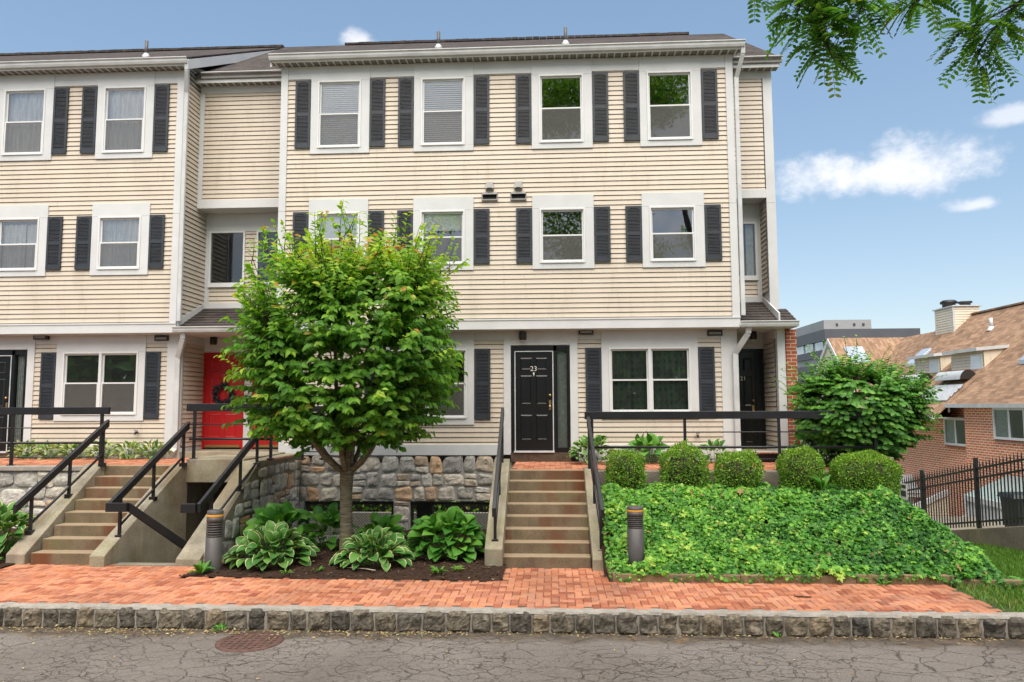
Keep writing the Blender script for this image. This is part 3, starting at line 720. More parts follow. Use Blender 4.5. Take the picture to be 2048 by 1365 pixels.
def flood(parent, x, y, z):
    MB().box(x - .15, x + .15, y - .02, y + .08, z - .055, z + .055).box(x - .12, x + .12, y - .03, y - .02, z - .03, z + .02, 1).build('soffit_light', [M['lamp'], M['grey']], parent, .008)

YU, YG, YB, YD, Y3 = -.30, 0.0, .87, .95, .40
def entry_door(parent, x0, dx_lab, numtxt, Yw, z0=.02):
    """black front door with sidelight: slab .775 wide from x0"""
    X = x0
    fr = MB(); fr.box(X - .085, X - .012, Yw - .04, Yw + .08, z0 - .04, z0 + 2.15); fr.box(X + .79, X + .86, Yw - .04, Yw + .08, z0 - .04, z0 + 2.15); fr.box(X + 1.07, X + 1.13, Yw - .04, Yw + .08, z0 - .04, z0 + 2.15)
    fr.box(X - .012, X + 1.07, Yw - .04, Yw + .08, z0 + 2.045, z0 + 2.15); fr.box(X + .86, X + 1.07, Yw - .03, Yw + .08, z0 - .04, z0 + .07)
    d = fr.build('door', M['black'], parent, .004)
    st = MB(); st.box(X - .012, X + .008, Yw - .046, Yw - .02, z0, z0 + 2.045); st.box(X + .770, X + .79, Yw - .046, Yw - .02, z0, z0 + 2.045); st.box(X + .008, X + .77, Yw - .046, Yw - .02, z0 + 2.025, z0 + 2.045); st.box(X - .03, X + .80, Yw - .09, Yw - .0, z0 - .035, z0)
    st.build('storm_frame', M['metalpale'], d, .002)
    panel_door(d, X + .01, X + .768, z0 + .004, z0 + 2.024, Yw, 'black', 'door_leaf')
    knob(d, X + .715, z0 + 1.05, Yw)
    text_mesh(numtxt, .145, 'house_number', M['numeral'], d, (X + .385, Yw - .034, z0 + 1.63), .004)
    MB().tube([(X + .385, Yw - .03, z0 + 1.52), (X + .385, Yw - .03, z0 + 1.60)], .014, 8).build('door_knocker', M['numeral'], d)
    n = 26; mb = MB()
    for i in range(9):
        a = X + .872 + i * .0215; mb.box(a, a + .017, Yw + .055 + (i % 2) * .006, Yw + .058 + (i % 2) * .006, z0 + .07, z0 + 2.045)
    mb.box(X + .862, X + 1.068, Yw + .072, Yw + .078, z0 + .07, z0 + 2.04, 1)
    mb.build('sidelight_blind', [M['curtain'], M['room']], d)
    MB().quad((X + .86, Yw + .01, z0 + .07), (X + 1.07, Yw + .01, z0 + .07), (X + 1.07, Yw + .01, z0 + 2.045), (X + .86, Yw + .01, z0 + 2.045)).build('sidelight_pane', M['glassdark'], d)
    return d

def house_unit(dx, inner3, inner2, innerg, skip=(), number='23', gwin2=None):
    X = [x + dx for x in XW]; xa, xb = -5.01 + dx, 4.47 + dx
    C_ = [x for i, x in enumerate(X) if i not in skip]
    # upper wall
    holes = []; tb = MB()
    for x in X:
        for (z0, z1) in ((6.363, 7.83), (3.838, 4.98)): holes.append((x + .149, x + 1.081, z0, z1))
    wall = MB(); lap(wall, xa + .15, xb - .15, 2.70, 7.88, front(YU), holes)
    wall.build('upper_wall', M['siding'], house)
    # frieze boards between casings, corner boards, band
    xs = [xa + .15] + sum([[x, x + CW] for x in X], []) + [xb - .15]
    for i in range(0, len(xs), 2):
        if xs[i + 1] - xs[i] > .02: MB().box(xs[i], xs[i + 1], YU - .034, YU + .02, 7.88, HZ).build('frieze_board', M['trim'], house, .004)
    for a, b in ((xa, xa + .15), (xb - .15, xb)):
        MB().box(a, b, YU - .046, YU + .10, 5.02, HZ).box(a - .001, b + .001, YU - .048, YU + .10, 2.70, 5.015).build('corner_board', M['trim'], house, .004)
    MB().box(xa, xb, YU - .052, YU + .02, 2.487, 2.70).box(xa, xb, YU - .066, YU - .052, 2.668, 2.70).build('band_board', M['trim'], house, .004)
    MB().box(xa, xb, YU + .02, YG + .02, 2.475, 2.50).build('overhang_soffit', M['soffit'], house)
    for i, x in enumerate(X):
        if i in skip: continue
        sash_window(house, x + .149, x + 1.081, 6.363, 7.83, YU, inner3[i], (x, x + CW, 6.243, HZ - .002), screen=True)
        sash_window(house, x + .149, x + 1.081, 3.838, 4.98, YU, inner2[i], (x, x + CW, 3.72, 5.265))
        for (z0, z1) in ((6.373, 7.843), (3.849, 4.995)):
            shutter(house, x - .332, x - .006, z0, z1, YU); shutter(house, x + CW + .006, x + CW + .332, z0, z1, YU)
    # ground floor wall
    gh = [(1.88 + dx, 3.50 + dx, .80, 2.10), (-.2 + dx, 1.15 + dx, -.2, 2.3), (-2.70 + dx, -1.08 + dx, .70, 2.10)]
    g = MB(); lap(g, xa + .1, xb - .33, .147, 2.30, front(YG), gh); g.build('ground_floor_wall', M['siding'], house)
    t = MB(); t.box(xa, -.305 + dx, YG - .035, YG + .02, -.07, .147); t.box(1.225 + dx, xb, YG - .035, YG + .02, -.20, .147)
    for a, b in ((xa, -2.87 + dx), (-.915 + dx, -.305 + dx), (1.225 + dx, 1.712 + dx), (3.672 + dx, xb - .33)): t.box(a, b, YG - .03, YG + .02, 2.30, 2.475)
    t.box(xb - .33, xb, YG - .036, YG + .3, .147, 2.475); t.box(xa, xa + .12, YG - .037, YG + .3, .147, 2.475)
    # door surround
    t.box(-.305 + dx, -.155 + dx, YG - .045, YG + .04, -.06, 2.475); t.box(1.065 + dx, 1.225 + dx, YG - .045, YG + .04, -.06, 2.475); t.box(-.155 + dx, 1.065 + dx, YG - .045, YG + .04, 2.185, 2.475)
    t.build('ground_trim', M['trim'], house, .004)
    t = MB(); t.box(-.16 + dx, 1.07 + dx, YG - .06, YG + .05, -.21, -.018); t.build('door_step', M['rotwood'], house, .006)
    entry_door(house, -.066 + dx, dx, number, YG)
    porch_lamp(house, .10 + dx, YG - .14, 2.45)
    sash_window(house, 1.862 + dx, 3.522 + dx, .78, 2.12, YG, innerg[0], (1.712 + dx, 3.672 + dx, .655, 2.474), screen=dx < 0, lights=2)
    shutter(house, 1.382 + dx, 1.708 + dx, .70, 2.12, YG); shutter(house, 3.676 + dx, 4.002 + dx, .70, 2.12, YG)
    if gwin2:
        sash_window(house, -2.72 + dx, -1.06 + dx, .68, 2.12, YG, gwin2, (-2.87 + dx, -.915 + dx, .552, 2.474), screen=True, lights=2)
        shutter(house, -.905 + dx, -.579 + dx, .66, 2.12, YG); shutter(house, -3.206 + dx, -2.88 + dx, .66, 2.12, YG)
    flood(house, 4.02 + dx, YG - .06, 2.40); flood(house, 1.40 + dx, YG - .13, 2.445)
    # eaves
    soffit(house, xa - .12, xb + .12, -.56, YU + .02, HZ)
    gutter('gutter', house, xa - .17, xb + .19, -.55, 8.305, .12, .13)
    MB().box(xa - .15, xb + .17, -.545, -.50, 8.20, 8.30).build('fascia', M['trim'], house)
    # roof plane (eave -.66 -> ridge 5)
    sl = .532; zz = lambda y: 8.32 + sl * (y + .6); r = MB()
    r.hexa([(xa - .17, -.64, zz(-.64) - .05), (xb + .17, -.64, zz(-.64) - .05), (xb + .17, 5.1, zz(5.1) - .05), (xa - .17, 5.1, zz(5.1) - .05), (xa - .17, -.64, zz(-.64)), (xb + .17, -.64, zz(-.64)), (xb + .17, 5.1, zz(5.1)), (xa - .17, 5.1, zz(5.1))])
    x = xa - .17
    while x < xb: r.box(x, x + .19, 4.95, 5.2, zz(5.1) - .05, zz(5.1) + .008 + random.uniform(0, .012)); x += .2
    roof = r.build('roof', M['shingle'], house)
    # rake boards and gable slivers beside the recesses
    for sgn, xe in ((1, xb + .15), (-1, xa - .15)):
        rb = MB(); q = lambda y, k: (xe, y, zz(y) - k)
        for (a, b, k0, k1, w0) in ((-.55, 5.1, .03, .27, .03),):
            rb.hexa([(xe - .02, a, zz(a) - k1), (xe + .02, a, zz(a) - k1), (xe + .02, b, zz(b) - k1), (xe - .02, b, zz(b) - k1), (xe - .02, a, zz(a) - k0), (xe + .02, a, zz(a) - k0), (xe + .02, b, zz(b) - k0), (xe - .02, b, zz(b) - k0)])
        rb.build('rake_board', M['trim'], house)
        wb = MB(); lap(wb, -.28, 2.2, 7.9, 9.1, (sideR if sgn > 0 else sideL)(xb if sgn > 0 else xa), (), flip=sgn > 0)
        # cut to the roof line: drop vertices above it
        wb.v = [(a, b, min(c, zz(b) - .2)) for a, b, c in wb.v]; wb.build('gable_sliver', M['siding'], house)
    # downspout at the right corner
    xd = xb + .06
    dspout(house, [(xd + .10, -.58, 8.27), (xd + .10, -.56, 8.05), (xd + .01, YU - .05, 7.65), (xd, YU - .045, 7.4)], name='downspout')
    d = dspout(house, [(xd, YU - .045, 7.66), (xd, YU - .045, 2.72)]); d.name = 'downspout'
    dspout(house, [(xd + .10, -.34, 2.50), (xd + .09, -.31, 2.36), (xd - .12, YG - .085, 1.98), (xd - .12, YG - .085, .06), (xd - .14, YG - .24, -.02)], .11, .075)
    return roof

dk = nothing
roof_main = house_unit(0, [blinds(), blinds(tilt=1.0), dk, dk], [shade('blind', .95), shade('blind', .35), dk, dk], [curtain('lacegreen', 1.0, .006)], number='23', gwin2=blinds('blindgrey', 1, .03, 1.0))
roof_left = house_unit(-11.6, [dk, dk, curtain('sheer'), curtain('sheer')], [dk, dk, curtain('lace', .93, gap=.01), curtain('lace', 1.0)], [blinds('blindgrey', .99, .03, 1.0)], number='29', gwin2=blinds('blindgrey', 1, .03, 1.0))
for rf, px in ((roof_left, -8.54), (roof_main, -1.787), (roof_main, 1.06)):
    z = 8.32 + .532 * 1.2; vp = MB(); vp.tube([(px, .6, z - .05), (px, .6, z + .37)], .038, 12)
    vp.build('vent_pipe', M['bollard'], rf); MB().lathe([(.09, -.05), (.085, .0), (.045, .07)], (px, .6, z), 14).build('flashing', M['metalpale'], rf)

def recess(xl, xr, half):
    """set-back bay between two fronts: third-floor panel, second-floor window wall, porch roof and entries"""
    xm = xr
    p = MB(); lap(p, xl + .12 if not half else xl, xr - (.0 if not half else .02), 5.50, 8.0, front(Y3)); p.build('recess_upper_wall', M['siding'], house)
    t = MB(); t.box(xl, xr, Y3 - .04, Y3 + .02, 5.31, 5.50); t.box(xl, xr, Y3 - .036, Y3 + .02, 7.93, 8.10)
    if not half: t.box(xl, xl + .12, Y3 - .042, Y3 + .02, 5.50, 7.93)
    MB().box(xl, xr, Y3 + .02, YB + .02, 5.31, 5.33).build('recess_soffit', M['soffit'], house)
    if half: t = MB().box(xl, xr, Y3 - .04, Y3 + .02, 5.31, 5.50); MB().box(xl, xr, Y3 - .036, Y3 + .02, 7.93, 8.10).build('recess_frieze', M['trim'], house, .004)
    t.build('recess_panel_frame', M['trim'], house, .004); t = MB()
    t.box(xl, xr, YB - .03, YB + .02, 4.90, 5.31); t.box(xl, xr, YB - .03, YB + .02, 3.08, 3.27); t.box(xl, xl + .12, YB - .032, YB + .02, 3.27, 4.90); t.box(xr - .12, xr, YB - .032, YB + .02, 3.27, 4.90)
    t.build('recess_wall_frame', M['trim'], house, .004)
    wins = [(xl + .10, xl + .93), (xr - .93, xr - .10)] if not half else [(xl + .03, xr - .10)]
    w = MB(); lap(w, xl + .1, xr - .1, 3.27, 4.90, front(YB), [(a + .02, b - .02, 3.70, 4.88) for a, b in wins]); w.build('recess_wall', M['siding'], house)
    for a, b in wins:
        mb = MB(); fw = .045
        mb.box(a, a + fw, YB - .05, YB + .05, 3.67, 4.90, 0); mb.box(b - fw, b, YB - .05, YB + .05, 3.67, 4.90, 0); mb.box(a + fw, b - fw, YB - .05, YB + .05, 4.865, 4.90, 0); mb.box(a, b, YB - .07, YB + .05, 3.62, 3.72, 0)
        mb.quad((a, YB + .9, 3.6), (b, YB + .9, 3.6), (b, YB + .9, 4.95), (a, YB + .9, 4.95), 1); mb.quad((a, YB + .05, 3.6), (a, YB + .9, 3.6), (a, YB + .9, 4.95), (a, YB + .05, 4.95), 1); mb.quad((b, YB + .9, 3.6), (b, YB + .05, 3.6), (b, YB + .05, 4.95), (b, YB + .9, 4.95), 1); mb.quad((a, YB + .05, 4.95), (b, YB + .05, 4.95), (b, YB + .9, 4.95), (a, YB + .9, 4.95), 1); mb.quad((a, YB + .05, 3.6), (b, YB + .05, 3.6), (b, YB + .9, 3.6), (a, YB + .9, 3.6), 1)
        ww = mb.build('picture_window', [M['vinyl'], M['room']], house, .004)
        MB().quad((a + fw, YB - .01, 3.72), (b - fw, YB - .01, 3.72), (b - fw, YB - .01, 4.865), (a + fw, YB - .01, 4.865)).build('pane', M['glassdark'], ww)
        if half: MB().box(b - .22, b - .06, YB + .06, YB + .08, 3.7, 4.87).build('curtain', M['curtain'], ww)
    # roof and gutter over the panel
    x1 = xr + (.32 if half else 0)
    zr = lambda y: 8.29 + .616 * (y - .12)
    MB().hexa([(xl, .06, zr(.06) - .05), (x1, .06, zr(.06) - .05), (x1, 5.1, zr(5.1) - .05), (xl, 5.1, zr(5.1) - .05), (xl, .06, zr(.06)), (x1, .06, zr(.06)), (x1, 5.1, zr(5.1)), (xl, 5.1, zr(5.1))]).build('recess_roof', M['shingle'], house)
    soffit(house, xl, x1 - (.02 if half else 0), .16, Y3, 8.09)
    gutter('gutter', house, xl + (.16 if not half else .0), x1 + (.03 if half else -.14), .17, 8.29, .12, .13)
    MB().box(xl, x1, .172, .21, 8.10, 8.28).build('fascia', M['trim'], house)
    # porch roof: shed from YB down to the front
    pr = MB(); xo = x1 - (.02 if half else 0); z = lambda y: 2.60 + (3.15 - 2.60) / (YB + .30) * (y + .30); ny = 8
    for i in range(ny):
        ya, yb_ = -.36 + (YB + .36) * i / ny, -.36 + (YB + .36) * (i + 1) / ny
        xx = xo + (.03 if half and ya < .35 else 0) - (.30 if half and ya >= .35 else 0)
        pr.hexa([(xl, ya, z(ya) - .01), (xx, ya, z(ya) - .01), (xx, yb_, z(yb_) - .01), (xl, yb_, z(yb_) - .01), (xl, ya - .02, z(ya) + .014), (xx, ya - .02, z(ya) + .014), (xx, yb_, z(yb_) + .008), (xl, yb_, z(yb_) + .008)])
    pr.build('porch_roof', M['shingle'], house)
    fl = MB()
    for sx, xx in (((1, xl),) if not half else ((-1, 5.27),)):
        fl.hexa([(xx, YB - .02, 3.10), (xx + sx * .035, YB - .02, 3.10), (xx + sx * .035, -.30, 2.60), (xx, -.30, 2.60), (xx, YB - .02, 3.27), (xx + sx * .03, YB - .02, 3.27), (xx + sx * .03, -.30, 2.77), (xx, -.30, 2.77)])
    fl.build('roof_flashing', M['trim'], house)
    gutter('porch_gutter', house, xl - .02, xo + .02, -.36, 2.60, .115, .12)
    t = MB(); t.box(xl, xo, -.36, YD, 2.475, 2.49, 0); t.box(xl, xo, -.355, -.32, 2.47, 2.58, 1); t.build('porch_ceiling', [M['soffit'], M['trim']], house)
recess(-7.13, -5.01, False)
recess(4.47, 5.27, True)

# side walls of the recesses
for a0, a1, z0, z1, P_, fl in ((YU + .10, YB - .03, 2.6, 8.35, sideR(-7.13), True), (.02, YD, .08, 2.30, sideR(-7.13), True), (Y3 + .02, YB - .03, 3.3, 5.3, sideL(5.27), False), (.10, YD, .08, 2.30, sideL(5.27), False)):
    w = MB(); lap(w, a0, a1, z0, z1, P_, (), flip=fl); w.build('recess_side_wall', M['siding'], house)
for bx in ((-7.13, -7.10, .02, YD, 2.30, 2.475), (5.245, 5.27, .02, YD, 2.30, 2.475)): MB().box(*bx).build('entry_frieze', M['trim'], house, .005)
for bx in ((-7.13, -7.105, .02, YD, -.1, .08), (5.245, 5.27, .10, YD, -.2, .08)): MB().box(*bx).build('entry_base_board', M['trim'], house, .005)
for bxs in (((-7.13, -5.01, YD - .02, YD + .03, 2.16, 2.475), (-6.20, -5.97, YD - .025, YD + .03, -.1, 2.16), (-5.09, -5.01, YD - .025, YD + .03, -.1, 2.16)), ((4.47, 5.27, YD - .02, YD + .03, 2.14, 2.475),)):
    t = MB()
    for bx in bxs: t.box(*bx)
    t.build('door_surround', M['trim'], house, .005)
MB().box(5.27, 5.46, Y3 - .03, Y3 + .25, 5.2, 8.10).box(5.269, 5.462, Y3 - .032, Y3 + .25, 2.9, 5.195).build('end_corner_board', M['trim'], house, .005)
MB().box(5.27, 5.43, -.03, .12, -.2, 2.475).build('porch_post', M['trim'], house, .005)
MB().box(5.28, 5.455, Y3 + .25, 10, 2.5, 8.3).build('end_wall', M['siding'], house)
bw = MB(); bw.box(5.44, 5.65, -.05, 10, -1.2, 2.46); bw.build('brick_end_wall', M['brick'], house)
# red doors 27 and 25, black door 21
for x0, num, brass in ((-7.07, '27', True), (-5.95, '25', True)):
    fr = MB(); fr.box(x0 - .04, x0 + .0, YD - .03, YD + .03, .0, 2.16); fr.box(x0 + .86, x0 + .9, YD - .03, YD + .03, .0, 2.16); fr.box(x0, x0 + .86, YD - .03, YD + .03, 2.11, 2.16)
    d = fr.build('red_door', M['red'], house, .004); d['label'] = 'red front door %s' % ('with dark wreath' if num == '27' else 'behind the tree')
    panel_door(d, x0 + .004, x0 + .856, .04, 2.105, YD, 'red', 'door_leaf')
    text_mesh(num, .13, 'house_number', M['brass'], d, (x0 + .46, YD - .032, 1.58), .004)
    MB().box(x0 + .04, x0 + .82, YD - .03, YD - .02, .045, .10).build('kick_plate', M['brass'], d)
    knob(d, x0 + .80, 1.02, YD, False)
x0 = 4.50
fr = MB(); fr.box(5.205, 5.245, YD - .04, YD + .03, -.15, 2.14); fr.box(4.47, 5.205, YD - .04, YD + .03, 2.08, 2.14); fr.box(5.07, 5.12, YD - .04, YD + .03, -.15, 2.08); fr.box(5.12, 5.205, YD - .01, YD + .03, -.15, 2.08)
d = fr.build('door', M['black'], house, .004)
panel_door(d, 4.475, 5.07, -.1, 2.075, YD, 'black', 'door_leaf'); knob(d, 5.0, .95, YD)
text_mesh('21', .13, 'house_number', M['numeral'], d, (4.80, YD - .034, 1.46), .004)
porch_lamp(house, -6.73, .55, 2.47); porch_lamp(house, 4.92, .45, 2.47)
# vents on the front
for x in (-.56, .035):
    mb = MB(); mb.box(x - .075, x + .075, YU - .07, YU - .012, 5.38, 5.40); mb.hexa([(x - .085, YU - .10, 5.41), (x + .085, YU - .10, 5.41), (x + .085, YU - .01, 5.39), (x - .085, YU - .01, 5.39), (x - .07, YU - .05, 5.56), (x + .07, YU - .05, 5.56), (x + .07, YU - .01, 5.57), (x - .07, YU - .01, 5.57)])
    mb.box(x - .05, x + .05, YU - .104, YU - .099, 5.405, 5.425, 1)
    mb.build('vent_hood', [M['grey'], M['darkhole']], house, .006)
    mb = MB(); y0 = YU - .035
    mb.box(x - .165, x + .165, y0, YU, 5.315, 5.345); mb.box(x - .165, x + .165, y0 - .03, YU, 5.165, 5.195); mb.box(x - .165, x - .14, y0, YU, 5.195, 5.315); mb.box(x + .14, x + .165, y0, YU, 5.195, 5.315); mb.box(x - .14, x + .14, YU - .03, YU - .026, 5.195, 5.315, 1)
    mb.hexa([(x - .15, y0 - .05, 5.285), (x + .15, y0 - .05, 5.285), (x + .15, y0, 5.30), (x - .15, y0, 5.30), (x - .15, y0 - .05, 5.295), (x + .15, y0 - .05, 5.295), (x + .15, y0, 5.345), (x - .15, y0, 5.345)])
    mb.build('exhaust_vent', [M['grey'], M['darkhole']], house, .004)
for x, z in ((3.62, .33), (-8.05, .42)):
    MB().tube([(x, -.01, z), (x, -.10, z), (x, -.12, z - .05)], .018, 8).lathe([(.035, 0), (.035, .015)], (x, -.09, z + .03), 10).build('hose_tap', M['lamp'], house)
# closed back of the block
MB().box(-18, 5.44, 9.8, 10, -.3, 8.6).box(-16.75, -16.62, .0, 9.8, -.3, 8.4).box(-18, 5.44, .05, 9.8, -.34, -.22).build('rear_wall', M['siding'], house)
MB().hexa([(-18, 10.6, 8.4), (5.6, 10.6, 8.4), (5.6, 5.05, 11.28), (-18, 5.05, 11.28), (-18, 10.6, 8.45), (5.6, 10.6, 8.45), (5.6, 5.05, 11.33), (-18, 5.05, 11.33)]).build('rear_roof', M['shingle'], house)

# rubble foundation with two garage openings
def rubble(mb, a0, a1, z0, z1, Y, keep=None, rows=(.16, .30), cols=(.16, .36), axis='y', depth=.028):
    z = z0
    while z < z1 - .03:
        h = min(random.uniform(*rows), z1 - z)
        if z1 - z - h < .09: h = z1 - z
        a = a0 - random.uniform(0, .1)
        while a < a1:
            w_ = random.uniform(*cols); b = min(a + w_, a1)
            if a1 - b < .08: b = a1
            A = max(a, a0)
            if b - A > .05 and (keep is None or keep((A + b) / 2, z + h / 2)):
                if h > .2 and random.random() < .3:
                    k = random.uniform(.4, .6) * h; rock(mb, A + .008, b - .008, z + .008, z + k - .006, Y + random.uniform(-.008, .008), depth, .014, 8, None, 0, axis, .25, True); rock(mb, A + .008, b - .008, z + k + .006, z + h - .008, Y + random.uniform(-.008, .008), depth, .014, 8, None, 0, axis, .25, True)
                else: rock(mb, A + .008, b - .008, z + .008, z + h - .008, Y + random.uniform(-.01, .01), depth, .018, 9, None, 0, axis, .25, True)
            a = b
        z += h
fd = MB(); rubble(fd, -4.56, -.32, -1.0, -.075, -.03, None, (.24, .36), (.22, .44)); rubble(fd, -2.58, -2.24, -1.75, -1.0, -.03, None, (.2, .34), (.33, .36))
fd.box(-4.56, -.32, .0, .25, -1.0, -.22, 1); fd.box(-2.58, -2.24, .0, .25, -1.8, -1.0, 1); fd.box(-5.1, -4.45, .0, .25, -2.6, -1.0, 1); fd.box(-.5, 1.2, .0, .25, -2.6, -1.0, 1)
fd.box(-4.5, -.3, .0, .25, -5.0, -1.72, 1)
fd.build('stone_foundation', [M['rubble'], M['mortar']], house, rnd=True)
gm = MB()
gm.box(-13, 1.3, .75, 10, -5.1, -5.0, 0); gm.box(-13, -5.1, .65, .75, -5.0, -.34, 0)                     # garage floor
gm.box(-13.1, -13, .65, 10, -5.0, -.34, 0); gm.box(-5.2, -5.1, .25, .75, -5.0, -.34, 0); gm.box(1.2, 1.3, .25, 10, -5.0, -.34, 0)
for x in (-3.35, -.6): gm.box(x - .14, x + .14, 4.4, 4.7, -5.0, -.34, 1)
for x in (-2.9,): gm.box(x - .22, x + .22, 5.6, 5.9, -5.0, -.34, 2)
gm.build('garage_shell', [M['concrete'], M['darkhole'], M['kerbtop']], house)
# chain link in both openings
for (a, b) in ((-4.42, -2.6), (-2.22, -.42)):
    mb = MB(); z0, z1 = -1.74, -1.03; s = .062; k = -(z1 - z0)
    mb.bar((a, .1, z1 - .03), (b, .1, z1 - .03), .03, .05); mb.bar((a + .02, .1, z0), (a + .02, .1, z1), .04, .04, 0, (0, 1, 0)); mb.bar((b - .02, .1, z0), (b - .02, .1, z1), .04, .04, 0, (0, 1, 0))
    while k < b - a:
        for sg in (0, 1):
            p0, p1 = max(0, k), min(b - a, k + (z1 - z0)); q0, q1 = p0 - k, p1 - k
            if p1 - p0 > .03:
                A = (a + p0, .1, z0 + q0) if not sg else (b - p0, .104, z0 + q0); B = (a + p1, .1, z0 + q1) if not sg else (b - p1, .104, z0 + q1)
                mb.bar(A, B, .006, .006, 0, (0, 1, 0))
        k += s
    mb.build('chain_link', M['lamp'], house)

kind(MB().box(-30, 10.4, 10, 40, -5.3, -5.0).build('rear_yard', M['lawn']), 'structure')

# ================================================================== TERRACES, STEPS, RAILS
ZT, ZL = -.20, -.12
def hb(x0, x1, y0, y1, z, **k): 
    mb = herring(x0, x1, y0, y1, z, lambda x, y: x0 < x < x1 and y0 < y < y1, **k); mb.box(x0, x1, y0, y1, z - .2, z - .0075, 1); return mb
kind(hb(-.06, 6.3, -1.95, -.0, ZT).build('terrace_paving', [M['paver'], M['joint']], rnd=True), 'structure')
kind(hb(-13, -7.42, -1.98, -.0, ZL).build('left_terrace_paving', [M['paver'], M['joint']], rnd=True), 'structure')
kind(hb(-7.42, -6.0, -1.98, -.0, ZL, ox=.05).build('left_landing_paving', [M['paver'], M['joint']], rnd=True), 'structure')
kind(MB().box(-13, -6.0, -1.9, .0, -2.0, ZL - .21).box(-.06, 6.3, -1.9, .0, -2.0, ZT - .21).build('terrace_fill', M['concrete']), 'structure')

o = MB().box(1.25, 6.34, -2.14, -1.95, -1.3, ZT - .01).build('retaining_wall', M['concrete'], None, .012)
tag(rebase(o, (3.8, -2.05, -1.3)), 'low concrete retaining wall behind the five round box shrubs', 'retaining wall')
o = MB().box(6.34, 6.53, -2.2, -1.9, -1.3, .03).build('end_pier', M['concrete'], None, .015)
tag(rebase(o, (6.43, -2.05, -1.3)), 'short concrete pier at the end of the brick terrace by the fence', 'pier')
wl = thing('stone_retaining_wall', 'grey rubble stone wall under the brick terrace left of the left stairs', 'stone wall', (-10, -2.1, -1.5))
m1 = MB(); rubble(m1, -13, -7.70, -1.45, ZL - .09, -2.13, None, (.22, .38), (.26, .5)); m1.box(-13, -7.70, -2.09, -1.95, -1.6, ZL - .09, 1); m1.build('rubble', [M['rubble'], M['mortar']], wl, rnd=True)
MB().box(-13, -7.70, -2.17, -1.985, ZL - .09, ZL - .004).build('coping', M['kerbtop'], wl, .01)

def stairs(root, xf, yb, yt, zb, zt, n, mat):
    """xf(y) -> (x0, x1)"""
    mb = MB(); h = (zt - zb) / n; run = (yt - yb) / (n - 1)
    for i in range(n):
        y = yb + run * i; z1 = zb + h * (i + 1); y1 = y + run + .04 if i < n - 1 else y + .22
        a, b = xf(y); c, d = xf(y1); z0 = z1 - h - (.0 if i == 0 else .05) - .1
        mb.hexa([(a, y, z0), (b, y, z0), (d, y1, z0), (c, y1, z0), (a, y, z1), (b, y, z1), (d, y1, z1), (c, y1, z1)])
    return mb.build('steps', mat, root, .012)
def cheek(root, x0f, x1f, yb, yt, zb, zt, toe=.18, ext=.14, lift=.10, back=None, name='cheek_wall', deep=-2.2, mat='cheek'):
    """sloping side wall; profile in (y, z)"""
    yb -= ext; sl = (zt - zb) / (yt - yb - ext); back = yt + .05 if back is None else back
    pr = [(yb, deep), (yb, zb + toe), (yt - .06, zt + lift), (back, zt + lift), (back, deep)]
    mb = MB(); sub = []
    for (ya, za), (yb_, zb_) in zip(pr[:-1], pr[1:]):
        for k in range(6): sub.append((ya + (yb_ - ya) * k / 6, za + (zb_ - za) * k / 6))
    sub.append(pr[-1]); n_ = len(sub)
    vs = [(x0f(y), y, z) for y, z in sub] + [(x1f(y), y, z) for y, z in sub]
    mb.add(vs, [(i, i + 1, i + 1 + n_, i + n_) for i in range(n_ - 1)] + [tuple(range(n_))[::-1], tuple(range(n_, 2 * n_))])
    return mb.build(name, M[mat], root, .012)
YSB, YST = -3.95, -2.12
fr_ = thing('concrete_steps', 'eight concrete steps with rust stains leading up to the black door numbered 23', 'steps', (.6, -3, ZP))
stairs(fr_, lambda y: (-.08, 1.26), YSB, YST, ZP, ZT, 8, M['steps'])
cheek(fr_, lambda y: -.33, lambda y: -.06, YSB, YST, ZP, ZT, .30, .14, .20, name='cheek_wall')
cheek(fr_, lambda y: 1.24 + .02 * (-2.1 - y), lambda y: 1.42 + .04 * (-2.1 - y), YSB, YST, ZP, ZT, .16, .16, .06)
fl_ = thing('concrete_steps', 'mossy concrete steps at far left beside the basement stairwell', 'steps', (-6.9, -3, ZP))
sh = lambda y: .14 * (y - YST)
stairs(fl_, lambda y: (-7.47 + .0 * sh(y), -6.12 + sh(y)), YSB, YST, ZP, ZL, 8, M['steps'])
cheek(fl_, lambda y: -7.76 + .3 * sh(y), lambda y: -7.45 + .3 * sh(y), YSB, YST, ZP, ZL, .16, .05, .04)
cheek(fl_, lambda y: -6.16 + sh(y), lambda y: -5.92 + sh(y), YSB, YST, ZP, ZL, .16, .14, .04, deep=-4.0)

# basement stairwell with landing slab over it
sw = thing('basement_stairwell', 'concrete stairwell going down under the landing of the red doors', 'stairwell', (-5.4, -2.5, -2.5))
mb = MB(); mb.box(-6.0, -4.8, .4, .6, -4.2, -.12); mb.box(-6.1, -4.8, -4.02, -3.82, -4.2, ZP + .01)
nst = 10
for i in range(nst): mb.box(-6.1, -4.8, -3.82 + i * .25, -3.82 + (i + 1) * .25, -4.3, ZP - .17 * (i + 1))
mb.box(-6.1, -4.8, -1.4, .5, -4.3, -3.2); mb.build('well', M['concrete'], sw)
mb = MB(); mb.box(-5.93, -4.86, -2.12, -1.80, -.42, .0); mb.box(-5.93, -4.86, -1.80, .95, -.16, .0); mb.box(-7.13, -4.56, .0, .95, -.2, .005); mb.build('landing_slab', M['cheek'], sw, .012)
MB().box(-5.5, -5.05, .33, .40, -3.2, -1.1).build('basement_door', M['darkhole'], sw)
cheek(sw, lambda y: -4.86 + .14 * min(0, y - YST), lambda y: -4.55 + .10 * min(0, y - YST), YSB, YST, ZP, ZL + .04, .10, .04, .05, back=-.02, deep=-4.2)
sf = MB()
def stone_keep(y, z): return z < ZL - .05 - max(0, (-2.15 - y)) * .74
def xs_(y): return -4.535 + .10 * (y - YST) if y < YST else -4.535
